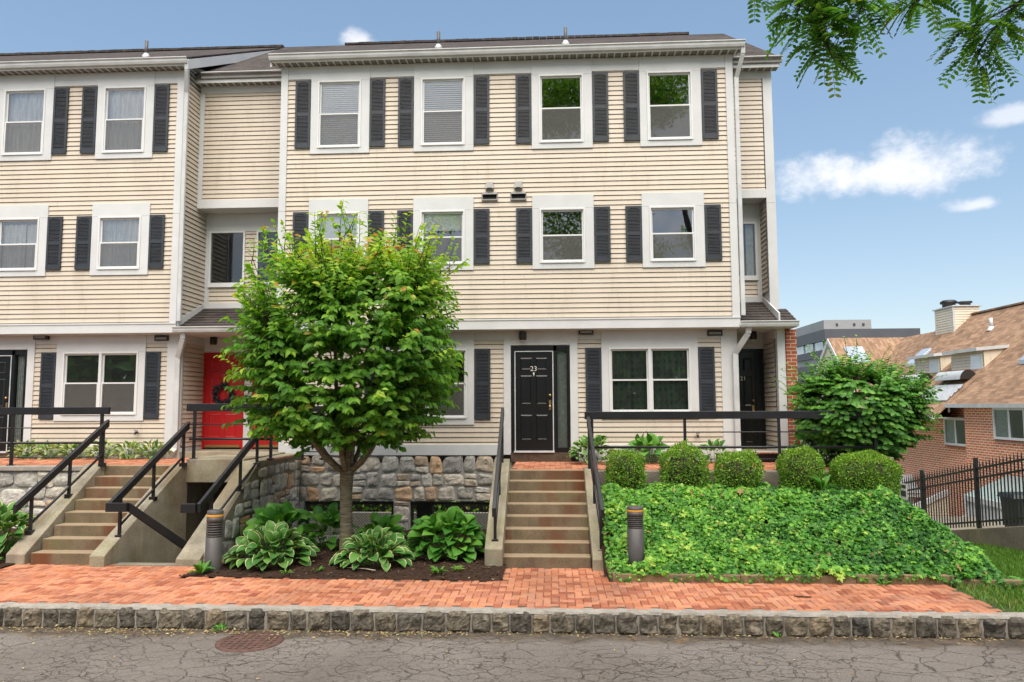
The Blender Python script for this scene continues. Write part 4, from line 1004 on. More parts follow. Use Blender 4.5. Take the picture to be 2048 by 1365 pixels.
rubble(sf, -3.9, -.03, -1.75, ZL - .02, 0, stone_keep, (.18, .34), (.2, .42), 'x')
sf.v = [(x + xs_(y), y, z) for x, y, z in sf.v]
sf.build('stone_facing', [M['rubble'], M['mortar']], sw, rnd=True)
MB().box(-4.84, -4.53, -1.9, -.04, ZL + .045, ZL + .07).build('brick_cap', M['brick'], sw)

def handrail(label, top, bot, posts, pipe_drop=.42, group='black handrails of the front steps', end=None, board=.135, thick=.058):
    """sloped box-section rail from bot to top (board tops), posts (y, zfoot), pipe below"""
    t = thing('handrail', label, 'handrail', (bot[0], bot[1], posts[0][1]), group)
    T, B = Vector(top), Vector(bot); d = T - B
    q = MB(); hx = thick / 2
    # vertical ends
    q.hexa([B + Vector((-hx, 0, -board)), B + Vector((hx, 0, -board)), T + Vector((hx, 0, -board)), T + Vector((-hx, 0, -board)), B + Vector((-hx, 0, 0)), B + Vector((hx, 0, 0)), T + Vector((hx, 0, 0)), T + Vector((-hx, 0, 0))])
    q.build('top_rail', M['blackmetal'], t, .006)
    P = lambda y: B + d * ((y - B.y) / d.y)
    for y, zf in posts:
        p = P(y); MB().box(p.x - .022, p.x + .022, y - .022, y + .022, zf - .03, p.z - board + .03).box(p.x - .05, p.x + .05, y - .05, y + .05, zf - .05, zf + .018).build('post', M['blackmetal'], t, .004)
    a, b = P(posts[0][0]), P(posts[-1][0]); off = Vector((0, 0, -pipe_drop - board))
    MB().tube([a + off, b + off], .021, 10).build('lower_rail', M['blackmetal'], t)
    if end:
        MB().box(B.x - .03, B.x - .03 + end, B.y - .045, B.y + .02, B.z - board - .002, B.z + .002).build('end_rail', M['blackmetal'], t, .006)
    return t
def zst(y, zt, base): return base + (zt - base) * (y - YSB) / (YST - YSB)
zc = lambda y: ZP + .16 + (ZL + .04 - ZP - .16) * (y + 4.05) / (1.85)
handrail('black sloping handrail on the outer left cheek of the far left stairs', (-7.43, -2.1, .72), (-7.79, -3.92, -.59), [(-3.62, zc(-3.62)), (-2.9, zc(-2.9)), (-2.2, zc(-2.2))])
handrail('black sloping handrail between the far left stairs and the basement stairwell', (-5.93, -2.08, .68), (-6.24, -3.95, -.55), [(-3.7, zc(-3.7)), (-2.95, zc(-2.95)), (-2.2, zc(-2.2))], end=.34)
handrail('black sloping handrail behind the left bollard, beside the stone facing', (-4.58, -2.1, .56), (-4.80, -3.95, -.56), [(-3.6, zc(-3.6) - .05), (-2.75, zc(-2.75) - .03), (-2.2, zc(-2.2))], end=-.24)
handrail('black sloping handrail left of the steps to door 23, beside the rubble wall', (-.185, -2.1, .90), (-.185, -4.12, -.59), [(-3.9, -1.1), (-3.0, -.6), (-2.25, -.1)], .38)
handrail('black sloping handrail right of the steps to door 23, in the ivy edge', (1.33, -2.1, .74), (1.43, -4.15, -.60), [(-3.9, -1.25), (-3.0, -.72), (-2.2, -.2)], .38)
# diagonal rail going down the stairwell
t = thing('stairwell_rail', 'black diagonal rail going down into the basement stairwell', 'handrail', (-5.9, -3.9, -1.5), 'black handrails of the front steps')
MB().hexa([(-5.95, -3.93, -.69), (-5.90, -3.93, -.69), (-4.98, -3.1, -1.70), (-5.03, -3.1, -1.70), (-5.95, -3.93, -.555), (-5.90, -3.93, -.555), (-4.98, -3.1, -1.55), (-5.03, -3.1, -1.55)]).build('top_rail', M['blackmetal'], t, .005)
MB().box(-5.02, -4.97, -3.14, -3.09, -2.7, -1.6).build('post', M['blackmetal'], t, .004)

def guard(label, x0, x1, y, zt, h, posts, zf, rods, name='terrace_railing'):
    t = thing(name, label, 'railing', ((x0 + x1) / 2, y, zf))
    MB().box(x0, x1, y - .03, y + .03, zt - h, zt).build('top_rail', M['blackmetal'], t, .006)
    for px in posts: MB().box(px - .024, px + .024, y - .024, y + .024, zf - .03, zt - h + .01).box(px - .055, px + .055, y - .055, y + .055, zf - .02, zf + .012).build('post', M['blackmetal'], t, .004)
    for z, r in rods: MB().tube([(x0 + .06, y, z), (x1 - .04, y, z)], r, 8).build('rod', M['blackmetal'], t)
    return t
guard('long black railing along the right terrace in front of door 21', 1.27, 6.5, -2.02, .825, .135, [1.40, 3.03, 4.66, 6.3], ZT, [(.46, .011), (.195, .022), (-.01, .008)])
guard('black railing on the far left terrace in front of door 29', -13, -7.46, -2.02, .945, .135, [-11.0, -9.3, -7.60], ZL, [(.565, .011), (.29, .022), (.03, .010)])
guard('short black railing on the landing of the red doors', -5.98, -4.32, -2.05, 1.0, .14, [-5.83, -4.40], .0, [(.62, .011), (.355, .022)])
guard('small low black guard rail over the stone facing behind the tree', -4.5, -3.9, -.25, .95, .12, [-4.42, -4.0], ZL, [(.4, .02), (.02, .012)])

# bollards
def bollard(x, y, zb, zt, label, tilt=0):
    t = thing('bollard_light', label, 'bollard light', (x, y, zb), 'louvred bollard lights')
    h = zt - zb; R = .118
    MB().lathe([(R, -.1), (R, h * .56), (R - .02, h * .57)], (x, y, zb), 32).build('shaft', M['bollard'], t)
    L = MB(); L.lathe([(R * .72, h * .55), (R * .72, h * .80)], (x, y, zb), 24, 1)
    for k in range(6):
        z = h * .572 + k * h * .040; L.lathe([(R * .7, z + .012), (R, z), (R, z + h * .017), (R * .7, z + h * .03)], (x, y, zb), 32)
    L.build('louvres', [M['bollard'], M['lamp']], t)
    MB().lathe([(R * .8, h * .80), (R, h * .805), (R, h * .90)], (x, y, zb), 32).build('head', M['bollard'], t)
    MB().lathe([(R + .001, h * .90), (R + .002, h * .902), (R + .002, h * .932), (R + .001, h * .934)], (x, y, zb), 32).build('amber_band', M['amber'], t)
    MB().lathe([(R, h * .934), (R, h * .985), (R - .012, h), (0.001, h + .004)], (x, y, zb), 32).build('cap', M['bollard'], t)
    if tilt: t.rotation_euler = (0, math.radians(tilt), 0)
bollard(-4.35, -4.38, -1.48, -.60, 'grey brown bollard light at the corner of the mulch bed by the left stairs', 1.0)
bollard(1.885, -4.38, -1.22, -.525, 'grey brown bollard light standing in the ivy')

# timber edging of the ivy bank
te = thing('timber_edging', 'weathered timber edging along the foot of the ivy bank', 'timber edging', (4, -4.75, ZP))
xx = 1.52
for L in (1.75, 1.55, 1.3, .9): MB().box(xx, xx + L - .006, -4.80 + random.uniform(-.006, .006), -4.68, ZP - .05, ZP + .115 + random.uniform(-.015, .01) - (.05 if xx > 5.5 else 0)).build('timber', M['wood'], te, .01); xx += L
MB().hexa([(1.44, -4.15, ZP - .05), (1.52, -4.79, ZP - .05), (1.60, -4.79, ZP - .05), (1.52, -4.15, ZP - .05), (1.44, -4.15, ZP + .12), (1.52, -4.79, ZP + .12), (1.60, -4.79, ZP + .12), (1.52, -4.15, ZP + .12)]).build('timber', M['wood'], te, .01)

# drain grate in the road
gr = MB(); R = .345; cx, cy = -2.79, -6.79; nseg = 40
gr.lathe([(R + .03, .0), (R + .03, .012), (R - .02, .014)], (cx, cy, ZR), nseg, cap=False); 
gr.lathe([(R, .002), (.001, .002)], (cx, cy, ZR), nseg, 1)
for i in range(-5, 6):
    yy = cy + i * .062; hw = math.sqrt(max(0, R * R - (i * .062) ** 2)); gr.box(cx - hw, cx + hw, yy - .015, yy + .015, ZR, ZR + .011)
for i in range(-4, 5):
    x = cx + i * .078; hw = math.sqrt(max(0, R * R - (i * .078) ** 2)); gr.box(x - .014, x + .014, cy - hw, cy + hw, ZR, ZR + .0095)
tag(rebase(gr.build('drain_grate', [M['iron'], M['darkhole']]), (cx, cy, ZR)), 'rusty round drain grate set in the asphalt', 'drain grate')

# box on the terrace by door 21, wreath
t = thing('door_step_box', 'black step with brick tread in front of door 21', 'step', (4.85, .3, ZT))
MB().box(4.47, 5.25, -.25, .9, ZT, -.03).build('riser', M['black'], t, .01); MB().box(4.46, 5.26, -.26, .9, -.03, .0).build('tread', M['brick'], t)
tag(rebase(MB().box(5.30, 5.62, -.9, -.6, ZT, ZT + .14).build('planter_box', M['bootwhite'], None, .02), (5.45, -.75, ZT)), 'small white planter box beside the step of door 21', 'planter')
n = 260; th = rng.uniform(0, 2 * math.pi, n); rr = rng.normal(.19, .028, n)
P = np.stack([-6.62 + rr * np.cos(th), np.full(n, YD - .07) + rng.normal(0, .02, n), 1.22 + rr * np.sin(th)], 1)
T = np.stack([-np.sin(th), rng.normal(-.3, .5, n), np.cos(th)], 1) + rng.normal(0, .4, (n, 3))
tag(rebase(scatter('door_wreath', M['wreath'], tmpl_leaf(.5), P, T, np.tile([0, -1., 0], (n, 1)) + rng.normal(0, .4, (n, 3)), rng.uniform(.07, .12, n), .75, rng.random(n)), (-6.62, YD - .07, 1.22)), 'dark blue black wreath hanging on the red door', 'wreath')

# ================================================================== PLANTING
# --- the clipped street tree
def bez(a, b, c, n=7):
    a, b, c = Vector(a), Vector(b), Vector(c); return [a * (1 - t) ** 2 + b * 2 * t * (1 - t) + c * t * t for t in [i / n for i in range(n + 1)]]
tx, ty = -2.72, -3.05
tree = thing('ornamental_tree', 'round crowned ornamental tree in the mulch bed in front of the town house', 'tree', (tx, ty, ZP))
tr = MB(); path = [(tx + .0, ty, ZP - .1), (tx + .005, ty, ZP + .05), (tx + .0, ty, -1.0), (tx - .01, ty, -.5), (tx - .005, ty, -.22), (tx, ty, -.05)]
tr.tube(path, [.145, .115, .102, .102, .115, .11], 18)
cc = Vector((tx + .04, ty, 2.06)); rad = Vector((1.86, 1.7, 1.98))
nodes = []; fork = Vector((tx, ty, -.15))
for i in range(11):
    a = 2 * math.pi * i / 11 + random.uniform(-.2, .2); k = random.uniform(.35, .75) if i % 3 else .2
    e = cc + Vector((rad.x * k * math.cos(a), rad.y * k * math.sin(a), random.uniform(-.3, .9)))
    md = fork + Vector(((e.x - fork.x) * (.75 if k > .3 else .3), (e.y - fork.y) * (.75 if k > .3 else .3), .42 if k > .3 else .9))
    pts = bez(fork + Vector((math.cos(a) * .05, math.sin(a) * .05, 0)), md, e, 8); tr.tube(pts, [.048 - .038 * j / 8 for j in range(9)], 8); nodes += pts[3:]
tr.build('trunk', M['bark'], tree)
tw = MB(); LP, LT, LN, LL, LR = [], [], [], [], []
def shoot(p0, p1, nl, ll, young, out):
    pts = bez(p0, (p0 + p1) / 2 + Vector((random.uniform(-.1, .1), random.uniform(-.1, .1), random.uniform(-.06, .12))), p1, 5)
    tw.tube(pts, [.008, .007, .006, .005, .0035, .002], 4, cap=False)
    for i in range(nl):
        t = .22 + .78 * (i + random.random() * .6) / nl; q = pts[0] * (1 - t) ** 2 + ((p0 + p1) / 2) * 2 * t * (1 - t) + pts[-1] * t * t
        d = (p1 - p0).normalized(); s = d.cross(Vector((0, 0, 1)));
        if s.length < .1: s = d.orthogonal()
        s = s.normalized() * (1 if i % 2 else -1)
        dirv = d * random.uniform(.25, .8) + s * random.uniform(.5, 1) + Vector((0, 0, random.uniform(-.95, .0))) + out * .25
        nn = Vector((random.gauss(0, .4), random.gauss(0, .4) - .1, .55)) + out * .85
        y = min(.999, max(0, young * (.6 + .4 * t) + random.gauss(0, .10)))
        if young > .6 and t > .9 and random.random() < .35: y = random.uniform(.93, 1)
        LP.append(q); LT.append(dirv); LN.append(nn); LL.append(ll * random.uniform(.65, 1.15)); LR.append(y)
NT = 2450
for i in range(NT):
    z = 1 - 2 * (i + .5) / NT; ph = i * 2.39996; u = Vector((math.sqrt(1 - z * z) * math.cos(ph), math.sqrt(1 - z * z) * math.sin(ph), z))
    k = random.choice([random.uniform(.55, .8), random.uniform(.82, 1.02), random.uniform(.85, 1.06)])
    # squarish crown, wobbling outline, flatter top
    sq = 1 / max(abs(u.x) ** 4 + abs(u.y) ** 4 + abs(u.z) ** 4, 1e-6) ** .25; sq = 1 + (sq - 1) * (.72 if u.z > 0 else .95)
    wob = 1 + .15 * mnoise.noise(u * 2.3 + Vector((4, 1, 7))) + .06 * mnoise.noise(u * 6)
    if mnoise.noise(u * 3.1 + Vector((9, 2, 5))) < -.34 and random.random() < .6: continue
    tip = cc + Vector((u.x * rad.x, u.y * rad.y, u.z * rad.z * (.88 if u.z > 0 else .92))) * k * sq * wob * .94
    if u.z < -.86 and random.random() < .5: continue
    nd = min(nodes, key=lambda q: (q - tip).length + .25 * max(0, q.z - tip.z))
    L = (tip - nd).length; st = nd.lerp(tip, max(0, 1 - random.uniform(.55, .95) / max(L, .01)))
    tw.tube([nd, st], [.010, .008], 4, cap=False)
    yg = .38 + .42 * max(0, u.z + .1) ** 1.2 * (k > .8) + .11 * random.gauss(0, 1)
    shoot(st, tip, int(11 + 7 * random.random()), .138, yg, u)
for i in range(76):   # long young shoots out of the top and sides
    a = random.uniform(0, 2 * math.pi); r_ = math.sqrt(random.random())
    if i < 52: b = cc + Vector((rad.x * .95 * r_ * math.cos(a), rad.y * .9 * r_ * math.sin(a), rad.z * (1.0 - .30 * r_ ** 3) * .88)); e = b + Vector((random.uniform(-.16, .16) + .14 * r_ * math.cos(a), .12 * r_ * math.sin(a), random.uniform(.2, .55)))
    else: zz_ = random.uniform(-.6, .8); w_ = math.sqrt(1 - zz_ * zz_ * .6); b = cc + Vector((rad.x * w_ * math.cos(a) * .93, rad.y * w_ * math.sin(a) * .93, rad.z * zz_ * .9)); e = b + Vector((.45 * math.cos(a), .4 * math.sin(a), random.uniform(-.05, .32)))
    nd = min(nodes, key=lambda q: (q - b).length); tw.tube([nd, b], [.009, .006], 4, cap=False)
    shoot(b - (e - b) * .4, e, 11, .125, random.uniform(.66, .82), (e - b).normalized())
scatter('crown', M['treeleaf'], tmpl_leaf(.52, .10, .16), LP, LT, LN, np.array(LL), 1.0, np.array(LR), tree, None, (tw, M['twig']))

# --- hostas and other clumps
def clump(name, label, cat, x, y, z, R, H, n, mat, L, wd, group=None, variegated=True, flat=.55, seed=0, tm=None):
    r = np.random.default_rng(seed + int(abs(x * 100)) + n)
    i = np.arange(n); t = (i + .5) / n; a = i * 2.39996 + r.normal(0, .25, n)
    rr = R * np.sqrt(t) * .62; 
    P = np.stack([x + rr * np.cos(a), y + rr * np.sin(a) * .85, z + H * (1 - .78 * t ** 1.3) * (.75 + .3 * r.random(n))], 1)
    out = np.stack([np.cos(a), np.sin(a), np.zeros(n)], 1)
    T = out * (.35 + .9 * t)[:, None] + np.array([0, 0, 1.0]) * (.75 - 1.25 * t * flat * 1.6)[:, None] + r.normal(0, .18, (n, 3))
    Nn = np.array([0, 0, 1.0]) + out * .5 + r.normal(0, .22, (n, 3)) + np.array([0, -.25, 0])
    tt = tm or tmpl_hosta(wd); st = MB()
    for k in range(0, n, 2): st.tube([(x + .12 * R * math.cos(a[k]), y + .12 * R * math.sin(a[k]), z - .03), tuple(P[k] * [1, 1, 1] - np.array([0, 0, .02])), ], [.006, .004], 4, cap=False)
    o = scatter(name, mat, tt, P, T, Nn, L * (.72 + .5 * r.random(n)), 1.0, np.clip(r.random(n), 0, 1), None, (tt[2] if variegated and len(tt) > 2 else None), (st, M['hostagreen']))
    return tag(rebase(o, (x, y, z)), label, cat, group)
HG = 'hostas in the beds'
clump('variegated_hosta', 'large white edged hosta beside the stone facing, left of the tree', 'hosta', -3.62, -3.95, -1.47, .86, .44, 165, M['hosta'], .215, .70, HG)
clump('variegated_hosta', 'white edged hosta right of the tree trunk in the mulch bed', 'hosta', -2.05, -3.95, -1.47, .76, .38, 125, M['hosta'], .205, .70, HG)
clump('green_hosta', 'big plain dark green hosta against the steps to door 23', 'hosta', -.98, -3.35, -1.5, .88, .60, 210, M['hostagreen'], .24, .72, HG, False)
clump('green_hosta', 'plain green hosta behind the large white edged hosta', 'hosta', -3.95, -2.75, -1.5, .72, .60, 70, M['hostagreen'], .30, .72, HG, False)
clump('green_hosta', 'yellowish green hosta just left of the tree trunk', 'hosta', -3.15, -2.65, -1.52, .55, .60, 50, M['hostagreen'], .26, .72, HG, False)
clump('green_hosta', 'small green hosta just right of the tree trunk under the garage opening', 'hosta', -2.2, -2.7, -1.52, .5, .48, 44, M['hostagreen'], .24, .7, HG, False)
clump('variegated_hosta', 'tall white edged hosta at the left picture edge by the far left stairs', 'hosta', -8.35, -3.5, -1.4, .90, .60, 150, M['hosta'], .24, .66, HG)
clump('variegated_hosta', 'white edged hosta on the terrace right of door 23', 'hosta', 1.48, -.55, ZT, .62, .42, 72, M['hosta'], .20, .62, HG)
clump('green_hosta', 'light green leafy plant on the terrace below the double window', 'hosta', 2.55, -.45, ZT, .55, .46, 46, M['hostagreen'], .22, .85, HG, False)
clump('variegated_hosta', 'small hosta between two box shrubs by the downspout', 'hosta', 3.85, -.5, ZT, .40, .36, 34, M['hosta'], .18, .55, HG)
for x, lab in ((-10.25, 'pale hosta beside door 29'), (-9.75, 'pale hosta under the left half of the far left window'), (-9.2, 'pale hosta under the middle of the far left window'), (-8.6, 'pale hosta under the right half of the far left window'), (-8.05, 'pale hosta under the right shutter of the far left window'), (-7.55, 'pale hosta by the left downspout')):
    clump('border_hosta', lab, 'hosta', x, -.30, ZL, .42, .26, 46, M['hostapale'], .17, .42, 'pale hostas along the left house wall', True, .5)
clump('leafy_shrub', 'broad green leafy plant between the brick end wall and the railing', 'shrub', 5.75, -1.0, ZT, .62, .75, 60, M['hostagreen'], .26, .8, None, False)

def ball(name, label, cat, x, y, z, rx, ry, rz, n, L, mat, group, sq=.5, seed=1, wd=.55, core=True):
    r = np.random.default_rng(seed); u = unit(r.normal(size=(n, 3)))
    s = 1 / np.power(np.sum(np.abs(u) ** 4, 1), .25); s = 1 + (s - 1) * sq
    wob = np.array([1 + .20 * mnoise.noise(Vector(q) * 1.7 + Vector((seed * 3.1, 3, 1))) + .08 * mnoise.noise(Vector(q) * 6 + Vector((seed, 8, 1))) for q in u])
    k = (1 - .22 * r.random(n) ** 1.8 + .03 * (r.random(n) > .9)) * s * wob
    P = u * k[:, None] * np.array([rx, ry, rz]) + np.array([x, y, z + rz])
    T = u + r.normal(0, .75, (n, 3)) + np.array([0, 0, .3]); Nn = u + r.normal(0, .6, (n, 3)) + np.array([0, 0, .4])
    st = MB()
    for i in range(60):
        q = u[i] * np.array([rx, ry, rz]) * .86 + np.array([x, y, z + rz]); st.tube([(x + u[i][0] * .05, y + u[i][1] * .05, z), (x + u[i][0] * rx * .45, y + u[i][1] * ry * .45, z + rz * .8), tuple(q)], [.010, .007, .003], 4, cap=False)
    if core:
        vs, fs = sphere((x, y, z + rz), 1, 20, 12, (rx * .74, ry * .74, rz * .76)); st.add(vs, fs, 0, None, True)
    rn = np.clip(r.normal(.45, .25, n) + .28 * (u[:, 2] > .55) * r.random(n), 0, .97); brown = r.random(n) < .015; rn[brown] = 1.0  # leaves on top painted paler, as if lit from above
    o = scatter(name, mat, tmpl_leaf(wd, .1, .05), P, T, Nn, L * (.7 + .6 * r.random(n)), 1.0, rn, None, None, (st, M['twig']))
    return tag(rebase(o, (x, y, z)), label, cat, group)
BG = 'clipped box shrubs in front of the right terrace'
for i, (x0, x1, zt, lab) in enumerate(((1.57, 2.27, .20, 'leftmost clipped round box shrub, next to the steps railing'), (2.52, 3.29, .25, 'second clipped box shrub from the steps, under a railing post'), (3.40, 4.19, .21, 'third clipped box shrub from the steps, in front of the downspout'), (4.46, 5.23, .21, 'fourth clipped box shrub, in front of door 21'), (5.33, 6.38, .17, 'largest clipped box shrub at the end of the terrace by the pier'))):
    R = (x1 - x0) / 2 * .95; zb = -.62; ball('box_shrub', lab, 'box shrub', (x0 + x1) / 2, -2.58, zb, R * (1.0, 1.04, .95, .98, 1.0)[i], R * .92, (zt - zb) / 2 * (.97, 1.03, .93, 1.0, .95)[i], int(7200 * (R / .36) ** 2), .034, M['boxleaf'], BG, (.15, .45, .6, .35, .7)[i], i + 2)

# --- multi-stem shrub at the right end of the terrace
sh_ = thing('spreading_shrub', 'tall spreading leafy shrub at the right end of the terrace before the brick houses', 'shrub', (6.45, -1.3, -.5))
sb = MB(); sp, stt, sn, sl_, sr = [], [], [], [], []
cs = Vector((6.36, -1.3, .92)); rs = Vector((1.25, 1.0, 1.03)); nods = []
for i in range(16):
    a = 2 * math.pi * i / 16; b = Vector((6.45 + .22 * math.cos(a), -1.3 + .2 * math.sin(a), -.6)); e = cs + Vector((rs.x * .62 * math.cos(a) * random.uniform(.4, 1.1), rs.y * .6 * math.sin(a), random.uniform(-.3, .45)))
    pts = bez(b, b.lerp(e, .45) + Vector((0, 0, .35)), e, 7); sb.tube(pts, [.024 - .002 * j for j in range(8)], 6); nods += pts[3:]
for i in range(950):
    z = 1 - 2 * (i + .5) / 950; ph = i * 2.39996; u = Vector((math.sqrt(1 - z * z) * math.cos(ph), math.sqrt(1 - z * z) * math.sin(ph), z))
    k = random.uniform(.62, 1.05); wob = 1 + .17 * mnoise.noise(u * 2.1 + Vector((1, 5, 2)))
    tip = cs + Vector((u.x * rs.x, u.y * rs.y, u.z * rs.z)) * k * wob
    nd = min(nods, key=lambda q: (q - tip).length); st = nd.lerp(tip, .25)
    tip = tip + Vector((u.x * .12, u.y * .1, -.05)); sb.tube([nd, st, tip], [.006, .005, .002], 4, cap=False)
    d = (tip - st).normalized(); sd = d.cross(Vector((0, 0, 1))); sd = sd.normalized() if sd.length > .1 else Vector((1, 0, 0))
    nl = 15
    for j in range(nl):
        t = .15 + .85 * j / nl; q = st.lerp(tip, t); s_ = 1 if j % 2 else -1
        sp.append(q); stt.append(d * .45 + sd * s_ * .9 + Vector((0, 0, random.uniform(-.35, .05)))); sn.append(Vector((random.gauss(0, .35), random.gauss(0, .35) - .2, .65)) + u * .8); sl_.append(random.uniform(.085, .12)); sr.append(min(.99, max(0, random.gauss(.42 + .2 * max(0, u.z), .2))))
for i in range(22):   # wispy arching tips
    a = random.uniform(-.5, math.pi + .5); b = cs + Vector((rs.x * math.cos(a) * .9, random.uniform(-.5, .5), rs.z * abs(math.sin(a)) * .9)); e = b + Vector((.42 * math.cos(a), 0, .22 + .12 * math.sin(a)))
    sb.tube([b, b.lerp(e, .5) + Vector((0, 0, .07)), e], [.005, .004, .002], 4, cap=False)
    for j in range(10):
        q = b.lerp(e, j / 10) + Vector((0, 0, .05)); sp.append(q); stt.append((e - b) + Vector((0, (j % 2 - .5) * .8, random.uniform(-.3, .1)))); sn.append(Vector((random.gauss(0, .4), -.3, 1))); sl_.append(.06); sr.append(random.uniform(.5, .95))
sb.build('stems', M['twig'], sh_)
scatter('foliage', M['shrubleaf'], tmpl_leaf(.62, .08, .12), sp, stt, sn, np.array(sl_), 1.0, np.array(sr), sh_)

# --- ivy bank
def bank_z(x, y):
    zf = -1.44 + (y + 4.72) * .56 if y < -3.1 else -.533 + (y + 3.1) * .05
    zr = -.53 - (x - 6.05) * .92 - max(0, -3.3 - y) * .15           # falls away to the right too
    r2 = ZP - .05 if x > 7.4 else zr
    return min(zf, max(r2, -1.62)) + .05 * mnoise.noise(Vector((x * 1.7, y * 1.7, 0)))
kind(grid_mesh('ivy_bank', M['soil'], 1.42, 8.6, -4.72, -2.1, 120, 50, lambda x, y: bank_z(x, y) - .06 - (.10 if x < 1.6 else 0), lambda x, y: x < 6.85 + (-3.0 - y) * .32 and (y > -4.6 or x < 7.0), .01), 'structure')
ni = 44000; X = rng.uniform(1.46, 7.9, ni); Y = rng.uniform(-4.84, -2.45, ni)
Z = np.array([bank_z(a, b) for a, b in zip(X, Y)])
edge = X > 6.75 + (-3.0 - Y) * .32
inb = np.array([(abs(a - 1.885) < .13 and -4.62 < b < -4.27) for a, b in zip(X, Y)])
okk = ~edge & ~inb & ~((Y > -2.95) & (rng.random(ni) < .5)) & ~((Y < -4.70) & (rng.random(ni) < .55)) & ~((X < 1.58) & (rng.random(ni) < .5))
X, Y, Z = X[okk], Y[okk], Z[okk]; ni = len(X)
mound = np.array([mnoise.noise(Vector((a * 2.6, b * 2.6, 3))) + .6 * mnoise.noise(Vector((a * 6.5, b * 6.5, 9))) for a, b in zip(X, Y)])
P = np.stack([X, Y, Z + .035 + .10 * mound + rng.random(ni) * .08], 1)
T = np.stack([rng.normal(0, .8, ni), rng.normal(-.45, .6, ni), rng.normal(-.45, .35, ni)], 1)
Nn = np.stack([rng.normal(.05, .35, ni), rng.normal(-.55, .35, ni), np.full(ni, .85)], 1)
rn = np.clip(.40 + .34 * mound + rng.normal(0, .24, ni) + .10 * (X < 4) - .12 * (X > 5.0), 0, .985); rn[rng.random(ni) < .012] = 1.0
kind(scatter('ivy', M['ivyleaf'], tmpl_ivy(), P, T, Nn, np.where(rng.random(ni) < .06, 1.5, 1.0) * rng.uniform(.030, .070, ni) * (1 + .35 * mound), 1.0, rn), 'stuff')

# --- lawn to the right, falling to the low wall under the fence
def lawn_z(x, y):
    base = ZP - .03 - .075 * max(0, y + 6.2) * min(1, max(0, (x - 6.0) / 3.0))
    return base - .025 * max(0, x - 6.2) * 1.0 * min(1, max(0, (y + 6.2) / 2))
kind(grid_mesh('lawn', M['lawn'], 5.6, 10.5, -6.17, 8, 50, 80, lawn_z, lambda x, y: x > PAV_R - .1 or y > -2.0, .02), 'structure')
ng = 60000; X = rng.uniform(5.9, 10.45, ng); Y = -6.15 + 8.6 * rng.random(ng)
keep = (X > 6.0 + rng.random(ng) ** 2 * .5); X, Y = X[keep], Y[keep]; ng = len(X)
P = np.stack([X, Y, [lawn_z(a, b) - .01 for a, b in zip(X, Y)]], 1)
T = np.stack([rng.normal(0, .45, ng), rng.normal(0, .45, ng), np.ones(ng)], 1)
kind(scatter('grass', M['grass'], tmpl_blade(), P, T, rdir(ng), rng.uniform(.06, .15, ng), .12, np.clip(rng.normal(.45, .22, ng) + .55 * np.exp(-((X - 6.25) / .35) ** 2) * (Y < -4.8) * rng.random(ng), 0, 1)), 'stuff')

# --- weeds, litter
def weed(x, y, z, n, L, label, cat='weed', mat='hostagreen', up=.5):
    r = np.random.default_rng(int(abs(x * 1000))); a = r.uniform(0, 6.28, n)
    T = np.stack([np.cos(a), np.sin(a), r.uniform(up * .5, up * 2.2, n)], 1); P = np.stack([x + .02 * np.cos(a), y + .02 * np.sin(a), np.full(n, z)], 1)
    tag(rebase(scatter('weed', M[mat], tmpl_leaf(.28, .08, .25), P, T, np.tile([0, -.3, 1.], (n, 1)) + r.normal(0, .2, (n, 3)), L * r.uniform(.6, 1.2, n), 1, r.uniform(.3, 1, n)), (x, y, z)), label, cat, 'weeds in the beds and kerb')
weed(-4.42, -4.62, -1.47, 26, .20, 'bright green weed at the foot of the left bollard', up=.9)
weed(-3.15, -4.62, -1.46, 12, .10, 'small weed at the front edge of the mulch under the large hosta')
weed(-2.75, -4.45, -1.46, 10, .09, 'tiny weed in the mulch before the trunk')
weed(-.95, -4.52, -1.46, 22, .13, 'weed clump in the mulch left of the steps to door 23', up=.7)
weed(-.70, -4.35, -1.46, 24, .10, 'feathery low weed at the right end of the mulch bed', mat='grass', up=.7)
weed(-3.30, -6.39, ZR + .01, 12, .12, 'weed growing from the kerb joint by the drain grate')
weed(3.30, -6.40, ZR + .01, 7, .10, 'small weed at the kerb foot below the ivy')
weed(5.05, -2.95, -.42, 16, .24, 'upright weed above the ivy between the last two box shrubs', up=1.4)
weed(5.15, -4.86, ZP, 18, .12, 'weed growing over the timber edging')
weed(-8.0, -4.1, ZP + .03, 16, .16, 'weed at the left picture edge at the foot of the mossy steps')
tag(rebase(MB().tube([(-2.35, -4.32, -1.435), (-2.05, -4.42, -1.43), (-1.88, -4.5, -1.435)], .007, 6).build('fallen_stick', M['stick']), (-2.1, -4.4, -1.44)), 'pale thin stick lying on the mulch', 'stick')
tag(rebase(MB().tube([(3.75, -5.55, ZP + .008), (3.95, -5.58, ZP + .01)], .009, 6).build('fallen_stick', M['twig']), (3.85, -5.56, ZP)), 'short dark stick on the brick pavement', 'stick')
nl = 2100; X = np.concatenate([rng.uniform(-9, -.5, 1500), rng.uniform(-1, 7, 400), rng.uniform(-7, 7, 200)]); Yl = np.concatenate([-6.36 - np.abs(rng.normal(0, .13, 1500)), -6.35 - np.abs(rng.normal(0, .05, 400)), rng.uniform(-9, -6.4, 200)])
P = np.stack([X, Yl, np.full(nl, ZR + .008) + rng.random(nl) * .012], 1); T = np.stack([rng.normal(size=nl), rng.normal(size=nl), rng.normal(0, .1, nl)], 1)
kind(scatter('leaf_litter', M['litter'], tmpl_leaf(.45, .05, .1), P, T, np.tile([0, 0, 1.], (nl, 1)) + rng.normal(0, .25, (nl, 3)), rng.uniform(.015, .05, nl), 1, rng.random(nl)), 'stuff')
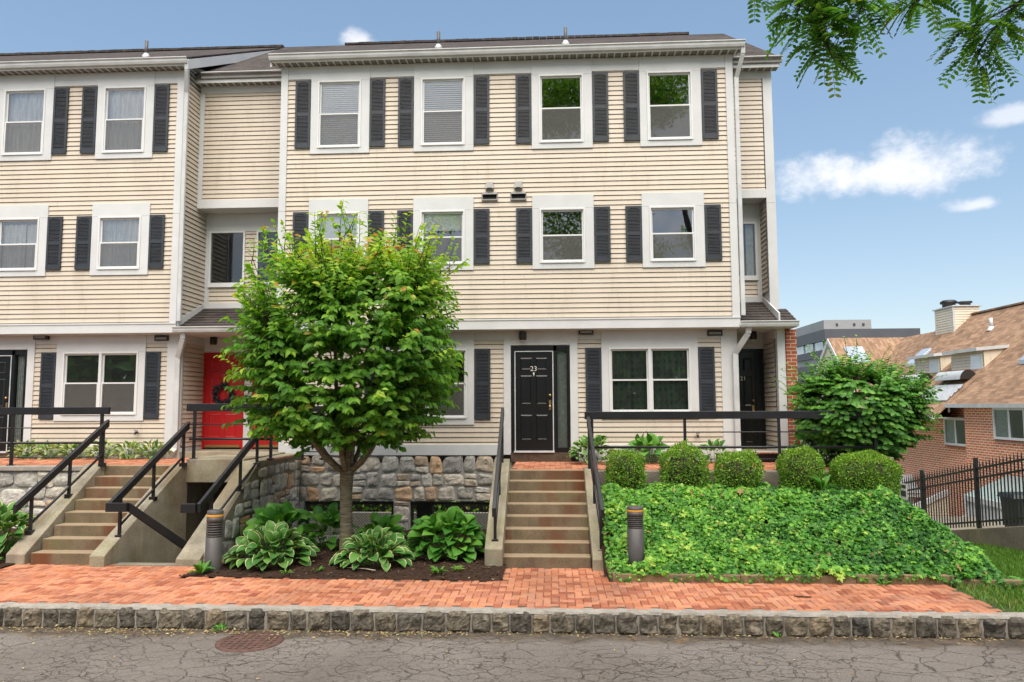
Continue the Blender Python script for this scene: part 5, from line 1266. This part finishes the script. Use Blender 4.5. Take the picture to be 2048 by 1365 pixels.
nl = 2200; X = rng.uniform(-4.7, -.05, nl); Yl = rng.uniform(-4.85, -2.6, nl); kk = np.array([in_bed(a, b) for a, b in zip(X, Yl)]); X, Yl = X[kk], Yl[kk]; nl = len(X)
P = np.stack([X, Yl, [bed_z(a, b) + .012 for a, b in zip(X, Yl)]], 1)
mulch_bits = scatter('mulch_chips', M_attr('mulch chips', [(0, (.03, .017, .012)), (.7, (.09, .052, .033)), (.93, (.13, .08, .05)), (1, (.38, .30, .2))], .95, .2, 30, 0), tmpl_oval(), P, rdir(nl) * [1, 1, .3], np.tile([0, 0, 1.], (nl, 1)) + rng.normal(0, .4, (nl, 3)), rng.uniform(.02, .06, nl), .45, rng.random(nl)); kind(mulch_bits, 'stuff')
n = 60; fl = scatter('potted_flowers', M['hostagreen'], tmpl_leaf(.5), np.array([5.18, -.95, ZT + .15]) + rng.normal(0, .07, (n, 3)), rdir(n) + [0, 0, .5], rdir(n) + [0, 0, 1], .07, 1, rng.random(n)); tag(rebase(fl, (5.18, -.95, ZT)), 'small clump of yellow flowers beside the post of the right railing', 'flowers')
mb = MB()
for i in range(9): mb.add(*sphere((5.18 + random.gauss(0, .08), -1.0 + random.gauss(0, .05), ZT + .22 + random.gauss(0, .04)), .018, 8, 5), 0, None, True)
b_ = mb.build('blossom', M['flower']); b_.parent = fl; b_.matrix_parent_inverse = Matrix.Translation(-Vector(fl.location))

# --- honey locust whose branches hang into the top right corner (its trunk stands beside the camera)
lo = thing('honey_locust', 'honey locust branches with feathery leaves hanging into the top right corner', 'tree', (6.6, -13.6, ZR))
lb = MB(); lb.tube([(6.6, -13.6, ZR - .1), (6.55, -13.6, 1), (6.35, -13.5, 4), (6.2, -13.7, 6.5), (5.6, -14.2, 10)], [.30, .24, .2, .16, .06], 14)
LP, LT, LN, LL, LR = [], [], [], [], []
def pinnate(p, d, L, npair=8):
    d = Vector(d).normalized(); s = d.cross(Vector((0, 0, 1))); s = s.normalized() if s.length > .05 else Vector((1, 0, 0)); s = (s + Vector((random.gauss(0, .3), random.gauss(0, .3), random.gauss(0, .3)))).normalized(); n_ = s.cross(d)
    c = random.gauss(.42, .22)
    for j in range(npair):
        t = (j + .7) / npair; q = p + d * L * t + Vector((0, 0, -.35 * L * t * t))
        for sg in (-1, 1):
            LP.append(q); LT.append(s * sg + d * .38 + Vector((0, 0, -.15))); LN.append(n_ + Vector((0, 0, .5))); LL.append(.050 * (1 - .35 * abs(t - .45))); LR.append(min(1, max(0, c + random.gauss(0, .12))))
    lb.tube([p, p + d * L * .5 + Vector((0, 0, -.09 * L)), p + d * L + Vector((0, 0, -.35 * L))], [.0022, .0018, .001], 3, cap=False)
def bough(pts, r0, nleaf, spread, Lr=(.13, .20)):
    nleaf = int(nleaf * 1.8)
    pts = [Vector(p) + Vector((0, 0, .15)) for p in pts]; lb.tube(pts, [max(.003, r0 * (1 - i / len(pts))) for i in range(len(pts))], 6)
    seg = len(pts) - 1
    for i in range(nleaf):
        t = (.08 + .92 * (i + random.random()) / nleaf) * seg; k = min(int(t), seg - 1); p = pts[k].lerp(pts[k + 1], t - k); ax = (pts[k + 1] - pts[k]).normalized()
        off = Vector((random.gauss(0, 1), random.gauss(0, .8), random.gauss(-.1, .7))).normalized() * random.uniform(.02, spread)
        lb.tube([p, p + off], [.003, .002], 3, cap=False)
        pinnate(p + off, ax * .3 + off.normalized() * 1.1 + Vector((0, 0, -.12)), random.uniform(*Lr), random.randint(6, 8))
# visible sprays
bough([(3.3, -11.6, 5.2), (2.75, -10.9, 4.2), (2.52, -10.62, 3.75), (2.48, -10.6, 3.5), (2.5, -10.58, 3.28)], .022, 52, .20)
bough([(2.52, -10.62, 3.75), (2.72, -10.6, 3.62), (2.82, -10.58, 3.45), (2.72, -10.6, 3.30)], .010, 32, .15)
bough([(2.50, -10.6, 3.4), (2.55, -10.58, 3.2), (2.60, -10.57, 3.08)], .008, 22, .12)
bough([(2.9, -11.0, 4.4), (2.3, -10.7, 3.85), (2.1, -10.65, 3.64), (2.05, -10.65, 3.56)], .008, 14, .07)
bough([(2.9, -11.0, 4.4), (2.6, -10.7, 3.85), (2.42, -10.62, 3.55), (2.36, -10.62, 3.36)], .008, 24, .12)
bough([(4.2, -11.6, 5.0), (3.5, -10.8, 3.95), (3.3, -10.6, 3.62), (3.18, -10.56, 3.5), (3.12, -10.55, 3.42)], .018, 40, .15)
bough([(5.0, -11.5, 4.8), (4.2, -10.7, 3.85), (3.85, -10.55, 3.45), (3.66, -10.5, 3.25), (3.56, -10.5, 3.08)], .022, 46, .17)
bough([(3.85, -10.55, 3.45), (3.6, -10.52, 3.32), (3.44, -10.52, 3.24)], .008, 16, .09)
bough([(4.4, -11.0, 4.4), (3.75, -10.6, 3.74), (3.5, -10.55, 3.60)], .012, 22, .12)
for a, b in (((6.3, -13.5, 4.4), (3.3, -11.6, 5.2)), ((6.3, -13.5, 4.2), (4.2, -11.6, 5.0)), ((6.3, -13.5, 4.0), (5.0, -11.5, 4.8))): lb.tube(bez(a, (Vector(a) + Vector(b)) / 2 + Vector((0, 0, .6)), b, 6), [.06 - .006 * j for j in range(7)], 8)
lb.build('boughs', M['twig'], lo)
scatter('leaflets', M['locust'], tmpl_oval(), LP, LT, LN, np.array(LL) * 1.1, .46, np.array(LR), lo)
# main crown overhead (mirrored in the upper windows)
nc = 34000; u = rdir(nc); cent = rng.normal(size=(64, 3)) * [2.9, 1.8, 3.0] + [3.6, -18.6, 11.8]; ci = rng.integers(0, 64, nc)
P = cent[ci] + u * (rng.random((nc, 1)) ** .4) * np.array([1.35, 1.3, .85])
kp = P[:, 2] > (.92 + (P[:, 1] + 15.5) * .57 + .6); P = P[kp]; nc = len(P)
scatter('crown', M['locust'], tmpl_leaf(.5), P, rdir(nc) + [0, 0, -.3], rdir(nc) + [0, 0, 1], rng.uniform(.12, .24, nc), 1, rng.random(nc), lo)

# ================================================================== BEYOND THE TERRACE
# low wall and spiked fence along x = 10.6, falling towards the back
def fz(y): return -1.67 - .19 * (y - 1.35)
wl = MB()
wl.hexa([(10.5, -5, fz(-5) - 1.2), (10.75, -5, fz(-5) - 1.2), (10.75, 12, fz(12) - 1.8), (10.5, 12, fz(12) - 1.8), (10.5, -5, fz(-5)), (10.75, -5, fz(-5)), (10.75, 12, fz(12)), (10.5, 12, fz(12))])
o = wl.build('low_concrete_wall', M['concrete'], None, .015); tag(rebase(o, (10.6, 2, -2.5)), 'low stained concrete wall carrying the black spiked fence', 'wall')
fe = thing('spiked_fence', 'black steel fence with spear topped pickets stepping down behind the ivy bank', 'fence', (10.62, 2, -2))
FH = lambda y: 1.58 - .0 * y
for y in (-2.4, .1, 2.9, 5.55, 8.2, 10.8):
    MB().box(10.58, 10.66, y - .04, y + .04, fz(y) - .1, fz(y) + FH(y) + .06).build('post', M['blackmetal'], fe, .004)
def slope_bar(y0, y1, dz, w=.04, h=.045): return MB().hexa([(10.62 - w / 2, y0, fz(y0) + dz - h / 2), (10.62 + w / 2, y0, fz(y0) + dz - h / 2), (10.62 + w / 2, y1, fz(y1) + dz - h / 2), (10.62 - w / 2, y1, fz(y1) + dz - h / 2), (10.62 - w / 2, y0, fz(y0) + dz + h / 2), (10.62 + w / 2, y0, fz(y0) + dz + h / 2), (10.62 + w / 2, y1, fz(y1) + dz + h / 2), (10.62 - w / 2, y1, fz(y1) + dz + h / 2)])
for dz in (.16, 1.16, 1.38): slope_bar(-2.4, 10.8, dz).build('fence_rail', M['blackmetal'], fe)
y = -2.32
while y < 10.8:
    zb, zt = fz(y) + .05, fz(y) + 1.46; q = .0115
    MB().box(10.62 - q, 10.62 + q, y - q, y + q, zb, zt).add([(10.62 - q, y - q, zt), (10.62 + q, y - q, zt), (10.62 + q, y + q, zt), (10.62 - q, y + q, zt), (10.62, y, zt + .13)], [(0, 1, 4), (1, 2, 4), (2, 3, 4), (3, 0, 4)]).build('picket', M['blackmetal'], fe)
    y += .133
t = thing('fence_sign', 'small white notice with black blocks fixed low on the spiked fence', 'sign', (10.5, 6.6, fz(6.6) + .7))
MB().box(10.56, 10.575, 6.35, 6.75, fz(6.5) + .92, fz(6.5) + 1.36).build('plate', M['sign'], t)
MB().box(10.555, 10.56, 6.40, 6.70, fz(6.5) + 1.23, fz(6.5) + 1.32).box(10.555, 10.56, 6.40, 6.70, fz(6.5) + 1.0, fz(6.5) + 1.16).build('marks', M['blackmetal'], t)
kind(MB().box(10.8, 40, -12, 60, -5, -4.2).build('lower_yard', M['concrete']), 'structure')
bx_, by_, bz_ = 13.0, 5.35, -2.55
kind(MB().box(10.76, 13.7, -6, 9, -4.3, bz_).build('side_path', M['concrete']), 'structure')
bn = thing('wheelie_bin', 'dark green wheelie bin behind the fence at the right picture edge', 'bin', (bx_, by_, bz_))
MB().hexa([(bx_ - .24, by_ - .26, bz_), (bx_ + .24, by_ - .26, bz_), (bx_ + .24, by_ + .28, bz_), (bx_ - .24, by_ + .28, bz_), (bx_ - .31, by_ - .33, bz_ + 1.02), (bx_ + .31, by_ - .33, bz_ + 1.02), (bx_ + .31, by_ + .35, bz_ + 1.02), (bx_ - .31, by_ + .35, bz_ + 1.02)]).build('body', M['bin'], bn, .02)
MB().hexa([(bx_ - .36, by_ - .38, bz_ + 1.01), (bx_ + .36, by_ - .38, bz_ + 1.01), (bx_ + .36, by_ + .42, bz_ + 1.01), (bx_ - .36, by_ + .42, bz_ + 1.01), (bx_ - .30, by_ - .3, bz_ + 1.13), (bx_ + .30, by_ - .3, bz_ + 1.13), (bx_ + .30, by_ + .36, bz_ + 1.13), (bx_ - .30, by_ + .36, bz_ + 1.13)]).build('lid', M['bin'], bn, .02)
for dx in (-.2, .2): MB().tube([(bx_ + dx - .03, by_ + .3, bz_ + .1), (bx_ + dx + .03, by_ + .3, bz_ + .1)], .1, 12).build('wheel', M['lamp'], bn)

# brick row house on the lower ground, facade looking to -x
XN = 17.5
nb = thing('brick_row_house', 'orange brick row house with tan shingle roof and cut-in dormers on lower ground', 'row house', (20, 15, -4))
SLP = (5.6 - .95) / (22.5 - 17.2)
def nslope(x): return .95 + (x - 17.2) * SLP
w = MB(); w.box(XN, XN + .3, 2, 16.35, -4.6, .85); w.box(XN + .35, XN + .6, 16.35, 31, -4.6, 1.3); w.box(XN, 27, 1.8, 2, -4.6, .9); w.build('wall', M['nbrick'], nb)
r = MB()
def rslab(x0, x1, y0, y1, k=.08):
    return r.hexa([(x0, y0, nslope(x0) - k), (x1, y0, nslope(x1) - k), (x1, y1, nslope(x1) - k), (x0, y1, nslope(x0) - k), (x0, y0, nslope(x0)), (x1, y0, nslope(x1)), (x1, y1, nslope(x1)), (x0, y1, nslope(x0))])
rslab(17.2, 22.5, 1.5, 16.9); rslab(16.63, 18.0, 16.95, 29); rslab(18.0, 22.5, 16.95, 27); rslab(18.0, 21.75, 27, 34)
r.hexa([(22.5, 1.5, 5.52), (28, 1.5, .9), (28, 27, .9), (22.5, 27, 5.52), (22.5, 1.5, 5.6), (28, 1.5, 1), (28, 27, 1), (22.5, 27, 5.6)]).hexa([(21.75, 27, 4.86), (28, 27, .9), (28, 34, .9), (21.75, 34, 4.86), (21.75, 27, 4.94), (28, 27, 1), (28, 34, 1), (21.75, 34, 4.94)])
rf = r.build('roof', M['nshingle'], nb)
MB().box(22.35, 22.65, 1.5, 27, 5.56, 5.64).build('ridge_cap', M['nshingle'], rf)
MB().box(17.06, 17.2, 1.5, 16.95, .80, .95).build('gutter', M['gutter'], nb); MB().box(16.50, 16.64, 16.96, 29, .32, .46).box(16.64, 17.9, 16.96, 29, .36, .39).build('gutter', M['gutter'], nb)
MB().box(17.2, 17.52, 1.5, 16.9, .80, .84).box(17.18, 17.23, 16.9, 16.96, .6, .97).build('eave_board', M['trim'], nb)
def nwin(y0, y1, z0, z1, X):
    f = MB(); e = .09
    f.box(X - .12, X + .05, y0, y0 + e, z0, z1).box(X - .12, X + .05, y1 - e, y1, z0, z1).box(X - .12, X + .05, y0 + e, y1 - e, z1 - e, z1).box(X - .12, X + .05, y0 + e, y1 - e, z0, z0 + e).box(X - .10, X + .05, (y0 + y1) / 2 - .05, (y0 + y1) / 2 + .05, z0 + e, z1 - e)
    f.box(X - .012, X - .004, y0 + e, y1 - e, z0 + e, z1 - e, 1)
    w_ = f.build('window', [M['vinyl'], M['room']], nb)
    MB().quad((X - .075, y1 - e, z0 + e), (X - .075, y0 + e, z0 + e), (X - .075, y0 + e, z1 - e), (X - .075, y1 - e, z1 - e)).build('pane', M['glassdark'], w_)
    n = 30; vs = []; fs = []
    for i in range(n + 1): yy = (y0 + y1) / 2 + .06 + (y1 - (y0 + y1) / 2 - .16) * i / n; d = X - .042 + .018 * math.sin(i * 1.4); vs += [(d, yy, z0 + .1), (d, yy, z1 - .1)]
    MB().add(vs, [(2 * i, 2 * i + 2, 2 * i + 3, 2 * i + 1) for i in range(n)], 0, None, True).build('curtain', M['curtain'], w_)
    MB().box(X - .06, X + .05, y0 - .05, y1 + .05, z0 - .1, z0 - .005).build('window_sill', M['brick'], w_)
nwin(12.2, 14.15, -.38, .80, XN); nwin(16.55, 18.35, -.80, .36, XN + .28)
def dormer(y0, y1, xw, label=None):
    """cut-in balcony: set-back clad wall with a window, slatted awning below and a half-round hood"""
    zt = nslope(xw) + .72; mb = MB()
    P = lambda a, z, d: (xw - d, a, z)
    lap(mb, y0, y1, nslope(xw) - .9, zt, P, (), e=.13)
    d = mb.build('dormer', M['nsiding'], nb)
    MB().hexa([(xw - .35, y0 - .12, zt - .02), (xw + 1.0, y0 - .12, zt + .10), (xw + 1.0, y1 + .12, zt + .10), (xw - .35, y1 + .12, zt - .02), (xw - .35, y0 - .12, zt + .12), (xw + 1.0, y0 - .12, zt + .24), (xw + 1.0, y1 + .12, zt + .24), (xw - .35, y1 + .12, zt + .12)]).build('dormer_roof', M['gutter'], d)
    for ya, s in ((y0, 1), (y1, -1)):
        c = MB(); c.add([(xw, ya, nslope(xw) - .8), (xw, ya, zt), (xw + .9, ya, nslope(xw + .9))], [(0, 1, 2)]); c.build('dormer_cheek', M['nsiding'], d)
    MB().box(xw - .04, xw + .02, y0 + .10, y0 + 1.0, nslope(xw) - .5, zt - .12).build('dormer_window_frame', M['vinyl'], d); MB().box(xw - .05, xw - .041, y0 + .18, y0 + .92, nslope(xw) - .45, zt - .2).build('dormer_pane', M['officeglass'], d)
    # half-round hood and slatted awning
    n = 12; vs = []
    for i in range(n + 1):
        a = math.pi * i / n; px, pz = xw - .62 - .36 * math.cos(a), nslope(xw - .62) + .05 + .42 * math.sin(a)
        vs += [(px, y0 + .1, pz), (px, y1 - .35, pz)]
    hd = MB().add(vs, [(2 * i, 2 * i + 1, 2 * i + 3, 2 * i + 2) for i in range(n)], 0, None, True); hd.add([vs[2 * i + 1] for i in range(n + 1)], [tuple(range(n + 1))], 1); hd.add([vs[2 * i] for i in range(n + 1)], [tuple(range(n + 1))], 1)
    h = hd.build('curved_hood', [M['metalpale'], M['lamp']], d)
    rs_ = MB(); rs_.box(xw - .75, xw - .5, y0 + .1, y1 - .35, nslope(xw - .62) + .455, nslope(xw - .62) + .475); rs_.build('rust_patch', M['rustmetal'], h)
    aw = MB(); x = xw - .95
    while x > 17.35: aw.hexa([(x - .125, y0 - .05, nslope(x - .125) + .05), (x, y0 - .05, nslope(x) + .11), (x, y1 + .05, nslope(x) + .11), (x - .125, y1 + .05, nslope(x - .125) + .05), (x - .125, y0 - .05, nslope(x - .125) + .075), (x, y0 - .05, nslope(x) + .135), (x, y1 + .05, nslope(x) + .135), (x - .125, y1 + .05, nslope(x - .125) + .075)]); x -= .19
    aw.build('slatted_awning', M['metalpale'], d)
dormer(17.3, 19.9, 18.95); dormer(20.9, 23.4, 18.95); dormer(8.6, 11.2, 18.95)
ch = MB(); P1 = lambda a, z, d: (21.5 - d, a, z); P2 = lambda a, z, d: (a, 24.4 - d, z)
lap(ch, 24.4, 26.3, 4.0, 6.0, P1, (), e=.13); lap(ch, 21.5, 22.8, 4.0, 6.0, P2, (), e=.13)
c = ch.build('chimney', M['nsiding'], nb); MB().box(21.42, 22.9, 24.3, 26.4, 6.0, 6.06).box(21.44, 21.52, 24.36, 24.46, 4, 6).build('chimney_cap', M['metalpale'], c)
MB().lathe([(.32, 0), (.32, .22), (.42, .24), (.42, .34), (.3, .42)], (21.9, 25.6, 6.06), 18).lathe([(.26, 0), (.26, .16), (.34, .18), (.34, .26)], (22.4, 24.95, 6.06), 18).build('flue_cowl', M['lamp'], c)
MB().tube([(21.2, 20.6, nslope(21.2)), (21.2, 20.6, nslope(21.2) + .5)], .08, 10).lathe([(.2, -.1), (.1, .1)], (21.2, 20.6, nslope(21.2)), 10).build('vent_pipe', M['metalpale'], rf)
def skylight(x, y, wy, lx): MB().hexa([(x, y, nslope(x) + .02), (x + lx, y, nslope(x + lx) + .02), (x + lx, y + wy, nslope(x + lx) + .02), (x, y + wy, nslope(x) + .02), (x, y, nslope(x) + .2), (x + lx, y, nslope(x + lx) + .2), (x + lx, y + wy, nslope(x + lx) + .2), (x, y + wy, nslope(x) + .2)]).build('skylight', [M['officeglass']], rf, .02)
skylight(19.4, 24.4, 1.0, .9); skylight(18.9, 14.0, .9, 1.1)
# cross gable at the far end
gw = MB(); ga, gz = 30.9, 4.75
gw.add([(17.45, 35.5, .4), (17.45, 26.6, .4), (17.45, 26.6, 1.0), (17.45, ga, gz), (17.45, 35.5, 1.0)], [(0, 1, 2, 3, 4)]); g = gw.build('gable_wall', M['nsiding'], nb)
MB().hexa([(17.35, 26.2, .55), (17.5, 26.2, .55), (17.5, ga, gz - .1), (17.35, ga, gz - .1), (17.35, 26.2, .85), (17.5, 26.2, .85), (17.5, ga, gz + .2), (17.35, ga, gz + .2)]).hexa([(17.35, ga, gz - .1), (17.5, ga, gz - .1), (17.5, 36, .55), (17.35, 36, .55), (17.35, ga, gz + .2), (17.5, ga, gz + .2), (17.5, 36, .85), (17.35, 36, .85)]).build('gable_trim', M['trim'], g)
MB().hexa([(17.4, 26.2, .8), (24, 26.2, .8), (24, ga, gz + .15), (17.4, ga, gz + .15), (17.4, 26.2, .88), (24, 26.2, .88), (24, ga, gz + .23), (17.4, ga, gz + .23)]).hexa([(17.4, ga, gz + .15), (24, ga, gz + .15), (24, 36, .8), (17.4, 36, .8), (17.4, ga, gz + .23), (24, ga, gz + .23), (24, 36, .88), (17.4, 36, .88)]).build('gable_roof', M['nshingle'], nb)
MB().hexa([(18.0, 29.0, 3.1), (19.1, 29.0, 3.1), (19.1, 30.1, 4.1), (18.0, 30.1, 4.1), (18.0, 29.0, 3.4), (19.1, 29.0, 3.4), (19.1, 30.1, 4.4), (18.0, 30.1, 4.4)]).build('skylight', M['officeglass'], nb, .02)
# ground floor additions behind the fence
hd = thing('entrance_hood', 'small grey hipped entrance porch of the brick house behind the terrace pier', 'porch', (17.0, 21.2, -4.2))
MB().add([(16.5, 20.3, -3.1), (17.5, 20.3, -3.1), (17.5, 22.1, -3.1), (16.5, 22.1, -3.1), (16.8, 21.2, -2.35), (17.5, 21.2, -2.35)], [(0, 1, 5, 4), (3, 4, 5, 2), (0, 4, 3), (1, 2, 5), (0, 3, 2, 1)]).build('hood_roof', M['metalpale'], hd)
MB().box(16.55, 17.5, 20.35, 22.05, -3.3, -3.1).box(16.6, 16.75, 20.4, 20.55, -4.5, -3.3).box(16.6, 16.75, 21.85, 22.0, -4.5, -3.3).box(17.2, 17.3, 20.55, 21.85, -4.5, -3.3, 1).build('frame', [M['trim'], M['curtain']], hd)
for y0, z0, k_, lab in ((15.2, -3.95, .60, 'yellow clad stair wall with a sloping white cap behind the fence, nearer one'), (18.0, -3.5, .45, 'yellow clad stair wall with a sloping white cap behind the fence, farther one')):
    sw_ = thing('stair_wall', lab, 'stair wall', (16.8, y0, -4.6)); mb = MB()
    zz_ = lambda x: z0 + (x - 16) * k_
    P = lambda a, z, d: (a, y0 - d, z); lap(mb, 15.6, XN, -5.4, -2.6, P, (), e=.13)
    mb.v = [(x, y, min(z, zz_(x))) for x, y, z in mb.v]; mb.build('cladding', M['nsiding'], sw_)
    MB().hexa([(15.5, y0 - .10, zz_(15.5) - .09), (XN, y0 - .10, zz_(XN) - .09), (XN, y0 + .08, zz_(XN) - .09), (15.5, y0 + .08, zz_(15.5) - .09), (15.5, y0 - .10, zz_(15.5) + .13), (XN, y0 - .10, zz_(XN) + .13), (XN, y0 + .08, zz_(XN) + .13), (15.5, y0 + .08, zz_(15.5) + .13)]).box(15.5, 15.72, y0 - .11, y0 + .09, -5.4, zz_(15.5) - .05).build('white_cap', M['trim'], sw_)
sr_ = thing('sun_room', 'white framed sun room with pale green glass roof behind the fence', 'sun room', (16.5, 8, -4.2))
MB().hexa([(15.9, 5.0, -2.45), (XN, 5.0, -1.75), (XN, 13.6, -1.75), (15.9, 13.6, -2.45), (15.9, 5.0, -2.40), (XN, 5.0, -1.70), (XN, 13.6, -1.70), (15.9, 13.6, -2.40)]).build('glass_roof', M_plain('pale green glass', (.36, .46, .44), .25, .1, 2), sr_)
fr = MB()
for y in (5.0, 7.1, 9.2, 11.3, 13.4): fr.box(15.85, 15.98, y, y + .12, -4.2, -2.45)
fr.box(15.84, 15.99, 5.0, 13.62, -2.6, -2.4); fr.box(15.9, XN, 13.5, 13.62, -2.7, -2.45); fr.build('frame', M['trim'], sr_)
MB().box(15.92, 15.96, 5.0, 13.6, -4.2, -2.6).box(15.99, XN, 13.53, 13.57, -4.2, -2.6).build('panels', M['curtain'], sr_)

# far office block
of = thing('office_block', 'grey office block with dark and light horizontal bands far beyond the brick houses', 'office block', (70, 165, -8))
def bands(z0, z1, m, k): return MB().box(59.9 - k, 79 + k, 150 - k, 185, z0, z1).build('wall_band', M[m], of)
z = 17.3; bands(14.9, z, 'officedark', .5)
zz_ = 14.9
MB().box(60, 78.9, 150.15, 185, 12.9, 14.9).build('wall_band', M['officelight'], of)
gl = [(60.4, 64.2, 'officeglass'), (65.1, 69.0, 'officedark'), (69.6, 73.2, 'officeglass'), (73.9, 77.6, 'officedark')]
for a, b, mt in gl: MB().box(a, b, 149.95, 150.2, 13.0, 14.85).build('window', M['officeglass'] if mt == 'officeglass' else M['room'], of)
for a in range(5): MB().box(59.8, 60.1, 152 + a * 6.4, 157 + a * 6.4, 13.0, 14.85).build('window', M['officeglass'], of)
z = 12.9
for i in range(10):
    bands(z - 1.5, z, 'officedark' if i % 2 == 0 else 'officelight', .3 if i % 2 == 0 else .0); z -= 1.5
MB().box(57.9, 79, 151, 184, -12, -2).build('plinth', M['officelight'], of)
MB().box(61.6, 72, 156, 176, 17.3, 20.0).build('penthouse', M['officelight'], of)
for x in (64.2, 68, 70): MB().box(x, x + .5, 155.9, 156.05, 18.6, 19.2).build('louvre', M['room'], of)

# garden hedge and wall beyond the garages
o = MB().box(-24, 6, 17, 17.3, -5.0, -3.62).build('garden_wall', M['kerbtop']); tag(rebase(o, (-3, 17.1, -5)), 'low pale garden wall seen through the garage openings', 'wall')
ball('garden_hedge', 'green hedge seen through the garage openings', 'hedge', -5, 19.5, -5.0, 12, .9, 1.6, 9000, .26, M['boxleaf'], None, .9, 44)

# wood across the road, mirrored in the lower windows
nb_ = 26000; X = rng.uniform(-60, 60, nb_); hgt = np.array([8.0 + 2.5 * mnoise.noise(Vector((a * .12, 0, 3))) + 1.2 * mnoise.noise(Vector((a * .5, 4, 3))) for a in X])
P = np.stack([X, -36 - np.abs(rng.normal(0, 1.8, nb_)), ZR + hgt * rng.random(nb_) ** .8], 1)
kind(scatter('wood_across_the_road', M['shrubleaf'], tmpl_leaf(.7), P, rdir(nb_), rdir(nb_) + [0, .8, .4], rng.uniform(.7, 1.3, nb_), 1, rng.random(nb_)), 'stuff')
